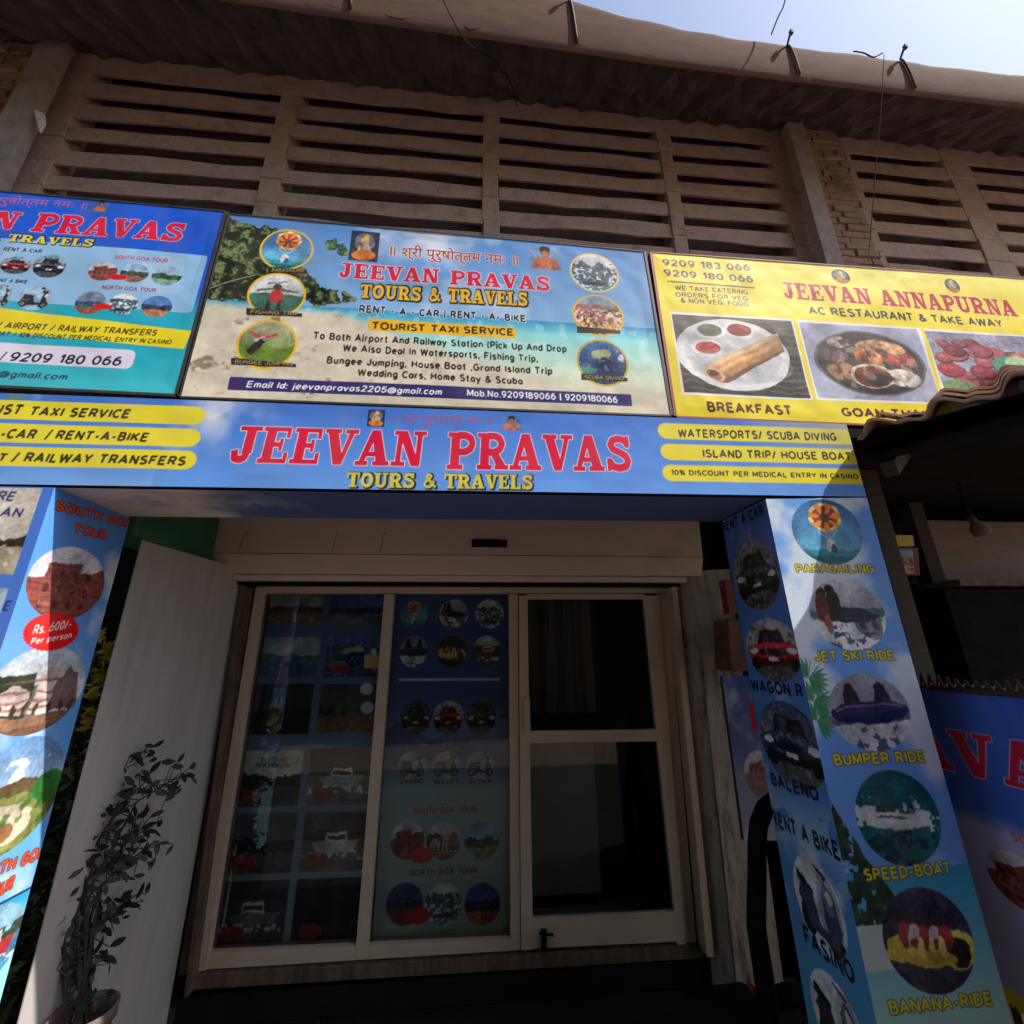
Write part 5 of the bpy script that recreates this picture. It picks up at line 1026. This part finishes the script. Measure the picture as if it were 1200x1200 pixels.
q = [onY(u, v, YPO) for u, v in ((436, 1101), (600, 1095), (597, 697), (464, 697))]
ps = poster_root('right poster behind the shop glass, rows of round pictures of cars, scooters and tours', q)
P = Print(*q, cell=.0038, seed=33); sky_print(P, (66, 84, 140), (60, 90, 150), amount=-.1); Y = P.Y / P.h; t = np.clip((Y - .34) / .12, 0, 1); P.paint(t * np.clip(1 - abs(Y - .42) * 9, 0, 1) * (P.noise(50) > .45) * .5, (190, 200, 220)); t = np.clip((Y - .52) / .1, 0, 1); P.paint(t, (150, 175, 180)); P.paint(np.clip((Y - .75) / .25, 0, 1) * .5, (165, 178, 160))
def row(K, y0, y1, cols, kinds, **kw):
    for (x0, x1), (kd, kk_) in zip(cols, kinds):
        a, b2 = K(x0, y0), K(x1, y1); P.photo(kd, (a[0], b2[0], a[1], b2[1]), seed=x0, **kk_)
row(z3, 368, 470, ((745, 845), (885, 985), (1010, 1110)), (('parachute', {}), ('jetski', {}), ('ship', {})))
row(z3, 495, 605, ((745, 845), (878, 978), (1000, 1100)), (('bumper', {}), ('banana', {}), ('boat', {})))
P.poly([z3(742, 646), z3(1096, 644), z3(1096, 653), z3(742, 655)], (200, 205, 220))
row(z3, 722, 842, ((750, 856), (862, 970), (978, 1084)), (('car', dict(col=(40, 42, 48), back=(60, 60, 66))), ('car', dict(col=(150, 25, 30))), ('car', dict(col=(45, 55, 75), back=(60, 66, 80)))))
P.text('RENT A BIKE', z4(858, 43), z4(990, 40), z4(858, 26), (30, 28, 30), bold=.03)
row(z4, 58, 152, ((762, 858), (876, 968), (988, 1086)), (('scooter', dict(col=(36, 38, 48), back=(150, 170, 185))), ('scooter', dict(col=(70, 60, 60), back=(150, 170, 185))), ('scooter', dict(col=(40, 40, 46), back=(150, 170, 185)))))
for t_, x0, x1 in (('FASINO', 770, 848), ('BULLET', 882, 965), ('ACTIVA', 1000, 1074)): P.text(t_, z4(x0, 168), z4(x1, 164), z4(x0, 154), (30, 28, 30), bold=.03)
P.text('SOUTH GOA TOUR', z4(812, 270), z4(1024, 262), z4(812, 248), (190, 50, 45), bold=.03)
row(z4, 292, 420, ((736, 850), (858, 972), (984, 1098)), (('fort', {}), ('temple', {}), ('land', dict(mid=(70, 90, 60), low=(150, 140, 110)))))
P.text('NORTH GOA TOUR', z4(800, 476), z4(1026, 466), z4(800, 454), (130, 50, 55), bold=.03)
row(z4, 496, 640, ((722, 846), (852, 974), (984, 1102)), (('land', dict(sky=(60, 80, 140), mid=(60, 66, 110), low=(140, 60, 50))), ('ship', {}), ('land', dict(sky=(60, 80, 150), mid=(40, 50, 90), low=(190, 90, 60)))))
for K, xa, xb, ya, yb in ((z4, 800, 880, 380, 430), (z4, 790, 868, 580, 635)):
    a, b2 = np.array(P.at(*K(xa, ya))), np.array(P.at(*K(xb, yb))); c0 = (a + b2) / 2; r0 = abs(b2 - a) / 2; m_, y_, x_ = P.cover([[(c0[0] + r0[0] * math.cos(t), c0[1] + r0[1] * math.sin(t)) for t in np.linspace(0, 6.28, 24)]]); P.paint(m_, (195, 40, 40), y_, x_)
P.sheet('printed_sheet', ps, gain=1.05); poster_back(ps, q)
# ------------------------------------------------------------------ gap right of the door: little boards
def panel_thing(name, label, cat, q, Pfun, mat, th=.03, group=None):
    r = thing(name, label, cat, W(*q[0]), group); P = Print(*q, cell=.006, seed=sum(map(ord, label)) % 97); Pfun(P); P.sheet('printed_panel', r)
    A, B, C, D = [np.array(p, float) for p in q]; n_ = np.cross(B - A, D - A); n_ /= np.linalg.norm(n_)
    f = [tuple(p - n_ * .004) for p in (A, B)] + [tuple(p - n_ * th) for p in (B, A)] + [tuple(p - n_ * .004) for p in (D, C)] + [tuple(p - n_ * th) for p in (C, D)]
    MB().hexa(f).build('backing_board', mat, r); return r
YG = 2.85
q = [onY(u, v, YG) for u, v in ((872, 985), (937, 985), (908, 792), (846, 792))]
def pf(P):
    sky_print(P, (70, 90, 160), (150, 150, 175), amount=.1, cell=40); P.oval('fort', P.w * .45, P.h * .62, P.w * .27, P.h * .14, seed=3); P.oval('land', P.w * .85, P.h * .62, P.w * .12, P.h * .1, seed=3)
    P.poly([(P.w * .42, P.h * .18), (P.w * .52, P.h * .18), (P.w * .54, P.h * .36), (P.w * .44, P.h * .36)], (190, 40, 60), px=False); P.paint(np.clip((P.Y / P.h - .5) * 3, 0, .4), (200, 195, 210))
panel_thing('signboard', 'small blue tour board leaning between the peeling pier and the right post', 'signboard', q, pf, M['edge'])
q = [onY(u, v, 3.0) for u, v in ((857, 792), (905, 792), (895, 705), (850, 705))]
solo(MB().hexa([(q[0][0], 3.0, q[0][2] + .03), (q[1][0], 3.0, q[1][2] + .03), (q[1][0], 3.2, q[1][2] + .03), (q[0][0], 3.2, q[0][2] + .03), (q[3][0], 3.0, q[3][2] - .12), (q[2][0], 3.0, q[2][2] - .12), (q[2][0], 3.2, q[2][2] - .12), (q[3][0], 3.2, q[3][2] - .12)], .01), 'board', M['rust'], 'orange-brown wooden board seen between the pier and the right post', 'board')
a, c = onY(846, 716, 2.95), onY(880, 684, 2.95)
solo(MB().box(a[0] + .02, c[0] + .1, 2.9, 2.97, a[2] - .02, c[2] + .02, .008), 'board', M['red'], 'small red board above the orange-brown one, beside the right post', 'board')
pts = [(1.44, 2.55, FZ + .0)] + [onY(u, v, 2.55) for u, v in ((886, 1085), (887, 1035), (887, 990), (889, 966), (896, 948), (908, 938), (924, 936))]
solo(MB().tube(pts, .045, 10), 'pipe', M['black'], 'thick black bent pipe standing behind the right post', 'pipe')
a = onY(884, 1085, 2.55)
bx = thing('scooter', 'dark parked scooter mostly in shadow with a small red tail lamp', 'scooter', W(1.2, 2.75, FZ))
# its rear end: seat, tail body, wheel, lamp
MB().tube([(.98, 2.75, -1.82), (1.15, 2.75, -1.79), (1.45, 2.75, -1.77), (1.65, 2.75, -1.80)], [.10, .13, .12, .06], 12).build('seat', M['black'], bx)
MB().tube([(.88, 2.75, -1.94), (1.0, 2.75, -1.92), (1.3, 2.75, -1.91), (1.62, 2.75, -1.91)], [.08, .11, .11, .07], 12).build('body', M['dark'], bx)
MB().tube([onY(877, 1152, 2.58), onY(884, 1162, 2.6), onY(888, 1170, 2.62)], [.008, .015, .008], 8).build('tail_lamp', M['red'], bx)
MB().tube([(1.05 + .15 * math.cos(t), 2.75, FZ + .20 + .15 * math.sin(t)) for t in np.linspace(0, 6.283, 28)], .05, 8).build('wheel', M['black'], bx)
MB().tube([(1.68 + .15 * math.cos(t), 2.75, FZ + .20 + .15 * math.sin(t)) for t in np.linspace(0, 6.283, 28)], .05, 8).build('wheel', M['black'], bx)
# ------------------------------------------------------------------ gap left: hedge and board
bd = MB().box(-3.2, -1.96, 3.38, 3.5, -1.4, .95, .01); solo(bd, 'board', M['black'], 'black board fence in the gap left of the whitewashed side wall', 'board')
hd = thing('hedge', 'dark green hedge with yellow flowers behind the left post', 'hedge', W(-2.25, 2.95, GZ))
rh = random.Random(9); ml, mp, ms = MB(), MB(), MB()
def leafq(m, c, s, r):
    d = Vector((r.gauss(0, 1), r.gauss(0, 1), r.gauss(0, .7))).normalized(); e = d.cross(Vector((r.gauss(0, 1), r.gauss(0, 1), r.gauss(0, 1)))).normalized(); n_ = d.cross(e)
    c = Vector(c); m.add([tuple(c - d * s), tuple(c + e * s * .42 - d * s * .1 + n_ * s * .12), tuple(c + d * s), tuple(c - e * s * .42 - d * s * .1 + n_ * s * .12)], [[0, 1, 2], [0, 2, 3]])
for i in range(1500):
    z = rh.uniform(-1.9, .05); leafq(ml, (min(-1.98, rh.gauss(-2.2, .13)), rh.gauss(2.95, .14), z), rh.uniform(.025, .05), rh)
for i in range(9): x, y = rh.gauss(-2.22, .08), rh.gauss(2.97, .08); ms.tube([(x, y, GZ), (x + rh.uniform(-.05, .05), y, -1), (x + rh.uniform(-.1, .1), y, .0)], [.014, .011, .005], 6)
ml.build('leaves', M['leaf2'], hd); 
for u, v in ((118, 745), (126, 760), (122, 775), (113, 800), (108, 812), (116, 790), (104, 835), (101, 850)):
    m = MB(); c = onX(u, v, -2.0)
    for k in range(7): leafq(m, (c[0] + .012 * math.cos(k), c[1] + .02 * math.sin(k * 2), c[2] + .02 * math.cos(k * 2)), .035, rh)
    m.build('flower', M['petal'], hd)
ms.build('stems', M['stem'], hd)
# ------------------------------------------------------------------ potted plant
pc = (-1.70, 2.72); zr = -1.52
pp = thing('potted_plant', 'tall sparse potted shrub with dark leaves against the whitewashed side wall', 'potted plant', W(pc[0], pc[1], FZ))
pot = MB().lathe(pc, [(.0, FZ), (.08, FZ), (.09, FZ + .03), (.112, zr - .06), (.124, zr - .05), (.126, zr), (.115, zr), (.108, zr - .05), (.105, zr - .08)], 40).build('pot', M['pot'], pp)
MB().lathe(pc, [(.107, zr - .07), (.08, zr - .055), (.0, zr - .05)], 24).build('soil', M['soil'], pot)
rq = random.Random(21); stems = [[(62, 1140), (82, 1050), (104, 985), (128, 930), (150, 895), (178, 872)], [(68, 1140), (100, 1050), (128, 1000), (160, 940), (195, 918), (222, 905)], [(60, 1140), (75, 1080), (88, 1020), (92, 990), (80, 975)], [(70, 1140), (105, 1080), (122, 1020), (150, 985), (190, 960)], [(70, 1140), (110, 1085), (140, 1062), (165, 1045)], [(64, 1140), (92, 1035), (118, 960), (130, 915), (127, 895)], [(58, 1145), (66, 1080), (72, 1040)], [(66, 1140), (90, 1070), (110, 1010), (116, 950), (100, 940)], [(60, 1140), (66, 1075), (78, 1020), (104, 990)], [(66, 1140), (104, 1050), (150, 1010), (182, 985)], [(66, 1140), (118, 1040), (150, 1005), (166, 962)], [(64, 1140), (100, 1010), (140, 945), (172, 915), (205, 935)]]
ms, ml = MB(), MB()
for si, st in enumerate(stems):
    y0 = pc[1] + rq.uniform(-.05, .05); y1 = y0 + rq.uniform(.0, .25)
    pts = [Vector(onY(u, v, y0 + (y1 - y0) * i / (len(st) - 1))) for i, (u, v) in enumerate(st)]
    pts[0] = Vector((pc[0] + rq.uniform(-.05, .05), pc[1] + rq.uniform(-.05, .05), zr - .06))
    ms.tube(pts, [.0075 - .005 * i / (len(pts) - 1) for i in range(len(pts))], 6)
    for i in range(1, len(pts)):
        for k in range(6 if i == 1 else rq.randint(8, 14) if si != 6 else 5):
            p = pts[i - 1].lerp(pts[i], rq.random()); tw = p + Vector((max(-.09, min(.09, rq.gauss(0, .045))), rq.gauss(0, .03), max(-.09, min(.09, rq.gauss(.0, .045)))))
            ms.tube([p, tw], [.003, .002], 4, False)
            d = Vector((rq.gauss(.5, .8), rq.gauss(0, .5), rq.gauss(-.1, .6))).normalized(); L_ = rq.uniform(.04, .08); e = d.cross(Vector((rq.gauss(0, .4), -1, rq.gauss(0, .4)))).normalized(); n_ = d.cross(e)
            q_ = []
            for t, wd, dr in ((0, 0, 0), (.25, .17, .02), (.55, .2, .0), (.8, .12, -.05), (1, 0, -.12)):
                q_.append((tw + d * L_ * t + e * L_ * wd + n_ * L_ * dr, tw + d * L_ * t - e * L_ * wd + n_ * L_ * dr))
            vs = [tuple(x) for pr_ in q_ for x in pr_]; ml.add(vs, [[i2 * 2, i2 * 2 + 2, i2 * 2 + 3, i2 * 2 + 1] for i2 in range(4)], True)
ms.build('stems', M['stem'], pp); ml.build('leaves', M['leaf'], pp)
# ------------------------------------------------------------------ stall on the right
stl = thing('stall', 'dark neighbouring stall under a clay tile roof, right of the entrance arch', 'stall', W(3.6, 2.4, GZ))
E0, E1 = Vector((2.125, 1.95, 1.07)), Vector((2.86, .80, 1.07))
ed = (E1 - E0); EL = ed.length; ed.normalize(); up = Vector((1, .35, .49)).normalized()
up = (up - ed * up.dot(ed)).normalized(); nr = ed.cross(up).normalized(); nr = nr if nr.z > 0 else -nr
def tile_course(off, u0, u1):
    """one course of clay tiles: rolls and pans swept up the slope, thick"""
    m = MB(); vs = []; n = int((u1 - u0) / .02); T = .26
    for i in range(n + 1):
        u = u0 + (u1 - u0) * i / n; ph = (u % T) / T; k = math.floor(u / T); rr = random.Random(k * 31 + off)
        h = .06 * max(0, math.sin(math.pi * min(1, ph / .55))) ** .8 + .012 * math.sin(ph * 12); j = rr.uniform(-.025, .03)
        for sft, hh in ((off * .36 - .02 + j, .05), (off * .36 + .40, .0)):
            p = E0 + ed * u + up * sft + nr * (h + hh); vs += [tuple(p), tuple(p - nr * .016)]
    f = []
    for i in range(n):
        a = i * 4; b_ = a + 4; f += [[a, b_, b_ + 2, a + 2], [a + 1, a + 3, b_ + 3, b_ + 1], [a, a + 1, b_ + 1, b_], [a + 2, b_ + 2, b_ + 3, a + 3]]
    return m.add(vs, f, True).build('tile_course', M['tile'], stl)
for c_ in range(13): tile_course(c_, -.02, 1.8)
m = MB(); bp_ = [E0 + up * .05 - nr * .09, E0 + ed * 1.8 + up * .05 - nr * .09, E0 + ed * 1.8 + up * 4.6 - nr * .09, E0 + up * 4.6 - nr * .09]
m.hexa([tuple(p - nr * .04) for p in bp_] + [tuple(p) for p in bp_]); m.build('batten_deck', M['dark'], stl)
for t in (.05, .6, 1.15, 1.7):
    a_ = E0 + ed * t + up * .0 - nr * .17; m = MB(); d2 = ed * .03
    m.hexa([tuple(a_ - d2 - nr * .05), tuple(a_ + d2 - nr * .05), tuple(a_ + d2 + up * 4.5 - nr * .05), tuple(a_ - d2 + up * 4.5 - nr * .05), tuple(a_ - d2 + nr * .03), tuple(a_ + d2 + nr * .03), tuple(a_ + d2 + up * 4.5 + nr * .03), tuple(a_ - d2 + up * 4.5 + nr * .03)]); m.build('rafter', M['wood'], stl)
MB().hexa([(2.12, 2.0, 1.10), (5.5, 2.0, 1.10), (5.5, 2.03, 1.10), (2.12, 2.03, 1.10), (2.2, 2.0, 1.14), (5.5, 2.0, 2.1), (5.5, 2.03, 2.1), (2.2, 2.03, 1.14)]).build('dark_infill', M['dark'], stl)  # added dark sheet standing in for the shade beneath the tile roof
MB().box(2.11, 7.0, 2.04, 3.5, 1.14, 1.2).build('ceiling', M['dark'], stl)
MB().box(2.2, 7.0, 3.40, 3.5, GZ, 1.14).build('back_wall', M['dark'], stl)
for x, y in ((2.62, 2.5), (3.6, 3.1), (4.9, 2.0)): MB().box(x - .06, x + .06, y - .06, y + .06, GZ, 1.13, .006).build('post', M['wood'], stl)
a, c = onY(1092, 684, 3.1), onY(1230, 612, 3.1)
MB().box(a[0], c[0] + 1.2, 3.1, 3.3, a[2] + .03, c[2], .01).build('shutter_board', M['brown'], stl)
a, c = onY(1100, 689, 2.9), onY(1230, 683, 2.9)
MB().box(a[0], c[0] + 1.0, 2.75, 3.05, a[2], c[2], .004).build('shelf', M['jamb'], stl)
a, c = onY(1122, 800, 2.9), onY(1230, 692, 2.9)
MB().box(a[0], c[0] + 1.0, 2.8, 3.05, a[2] - .6, c[2] - .002).build('counter_glass', M['black'], stl)
q = [onY(u, v, 2.95) for u, v in ((1034, 674), (1078, 674), (1076, 642), (1030, 642))]
def pf(P): P.img[:] = (120, 60, 45); P.oval('crowd', P.w * .45, P.h * .5, P.w * .4, P.h * .42, shape='rect', seed=3)
panel_thing('signboard', 'small dim red picture board inside the neighbouring stall', 'signboard', q, pf, M['edge'])
q = [onY(u, v, 2.95) for u, v in ((1028, 640), (1072, 640), (1070, 627), (1024, 627))]
solo(MB().hexa([(q[0][0], 2.95, q[0][2]), (q[1][0], 2.95, q[1][2]), (q[1][0], 3.0, q[1][2]), (q[0][0], 3.0, q[0][2]), (q[3][0], 2.95, q[3][2]), (q[2][0], 2.95, q[2][2]), (q[2][0], 3.0, q[2][2]), (q[3][0], 3.0, q[3][2])], .004), 'board', M['petal'], 'narrow mustard strip above the dim red picture board in the stall', 'board')
a, c = onY(1136, 604, 2.6), onY(1154, 628, 2.6)
bl = thing('hanging_lamp', 'small unlit whitish bulb hanging inside the dark neighbouring stall', 'lamp', W(*a))
va, vc = Vector(a), Vector(c); MB().tube([va, va.lerp(vc, .3), va.lerp(vc, .6), va.lerp(vc, .9), vc], [.018, .022, .05, .05, .02], 12).build('bulb', M['pot'], bl)
MB().tube([(a[0], a[1], 1.13), (a[0], a[1], a[2] + .1), a], .008, 6).build('cord', M['wire'], bl)
# banner hung along the stall's side, facing the porch
XB = 2.32
j4 = lambda cx, cy: (1080 + cx / 3, 800 + cy / 3)
ql, qr = onX(1085, 808, XB), onX(1200, 820, XB); y0, y1 = 2.32, .95
zt = (ql[2] + qr[2]) / 2
q = [(XB, y0, zt - 1.25), (XB, y1, zt - 1.25), (XB, y1, zt), (XB, y0, zt)]
bn = thing('banner', 'blue and white tour banner hung along the stall side, right of the right post', 'banner', W(XB, 1.6, zt - 1.25))
P = Print(*q, seed=51); X, Y = P.X / P.w, P.Y / P.h; sky_print(P, (58, 100, 200), (80, 110, 200), amount=-.2); kk = P.noise(60)
yb_ = P.at(*j4(240, 460))[1] / P.h; tq = np.clip((Y - yb_ - .04 * (kk - .5)) / .05, 0, 1); P.paint(tq * .92, np.array([190, 185, 222]) * (1 + .1 * (kk[..., None] - .5)))
a, b2 = np.array(P.at(*j4(95, 300))), np.array(P.at(*j4(245, 340))); ht = abs(P.at(*j4(180, 175))[1] - P.at(*j4(180, 325))[1])
lw = abs(P.at(*j4(250, 300))[0] - P.at(*j4(100, 300))[0])
base = P.at(*j4(180, 330))[1]; xv = P.at(*j4(92, 240))[0]
P.text('AVAS', (xv - lw * .98, base), (xv + lw * 3.05, base), (xv, base - ht), CR, font='slab', out=(225, 200, 215), ow=1, px=False)
cF = np.array(P.at(*j4(320, 690))); rF = abs(P.at(*j4(320, 580))[1] - P.at(*j4(320, 770))[1]) / 2
P.oval('fort', cF[0] + rF * .35, cF[1], rF * 1.25, rF, seed=8); P.oval('boat', cF[0] + rF * .9, cF[1] + rF * 3.3, rF * 1.0, rF * 1.1, seed=9)
t0 = P.at(*j4(325, 555)); P.text('SOUTH GOA TOUR', t0, (t0[0] + rF * 3.6, t0[1]), (t0[0], t0[1] - rF * .32), (215, 95, 40), bold=.04, px=False)
yq = P.at(*j4(310, 1070))[1]; P.paint(np.clip((P.Y - yq) / 4, 0, 1), (214, 200, 50)); P.scribble(j4(318, 1160), j4(360, 1185), j4(318, 1125), (40, 40, 30), 3)
P.sheet('printed_sheet', bn, wav=.03)
MB().box(XB + .02, XB + .035, y1, y0, zt - 1.25, zt).build('backing_board', M['edge'], bn)
MB().tube([(XB + .0, y1, zt + .015), (XB, y0, zt + .015)], .012, 8).build('top_rod', M['strap'], bn)
for x_, y_ in ((XB + .03, y0 - .1), (XB + .03, y1 + .1)): MB().box(x_ + .008, x_ + .05, y_ - .02, y_ + .02, GZ, zt - .02).build('leg', M['strap'], bn)
pts = []; rb = random.Random(8)
for i in range(420): t = i / 419; A_ = .022 + .012 * math.sin(t * 17); pts.append((XB + .025 * math.cos(t * 210), y0 + (y1 - y0) * t + .02 * math.cos(t * 210), zt + .045 + A_ * math.sin(t * 210)))
solo(MB().tube(pts, .0065, 6), 'cable', M['strap'], 'black cable coiled loosely along the top of the tour banner', 'cable')
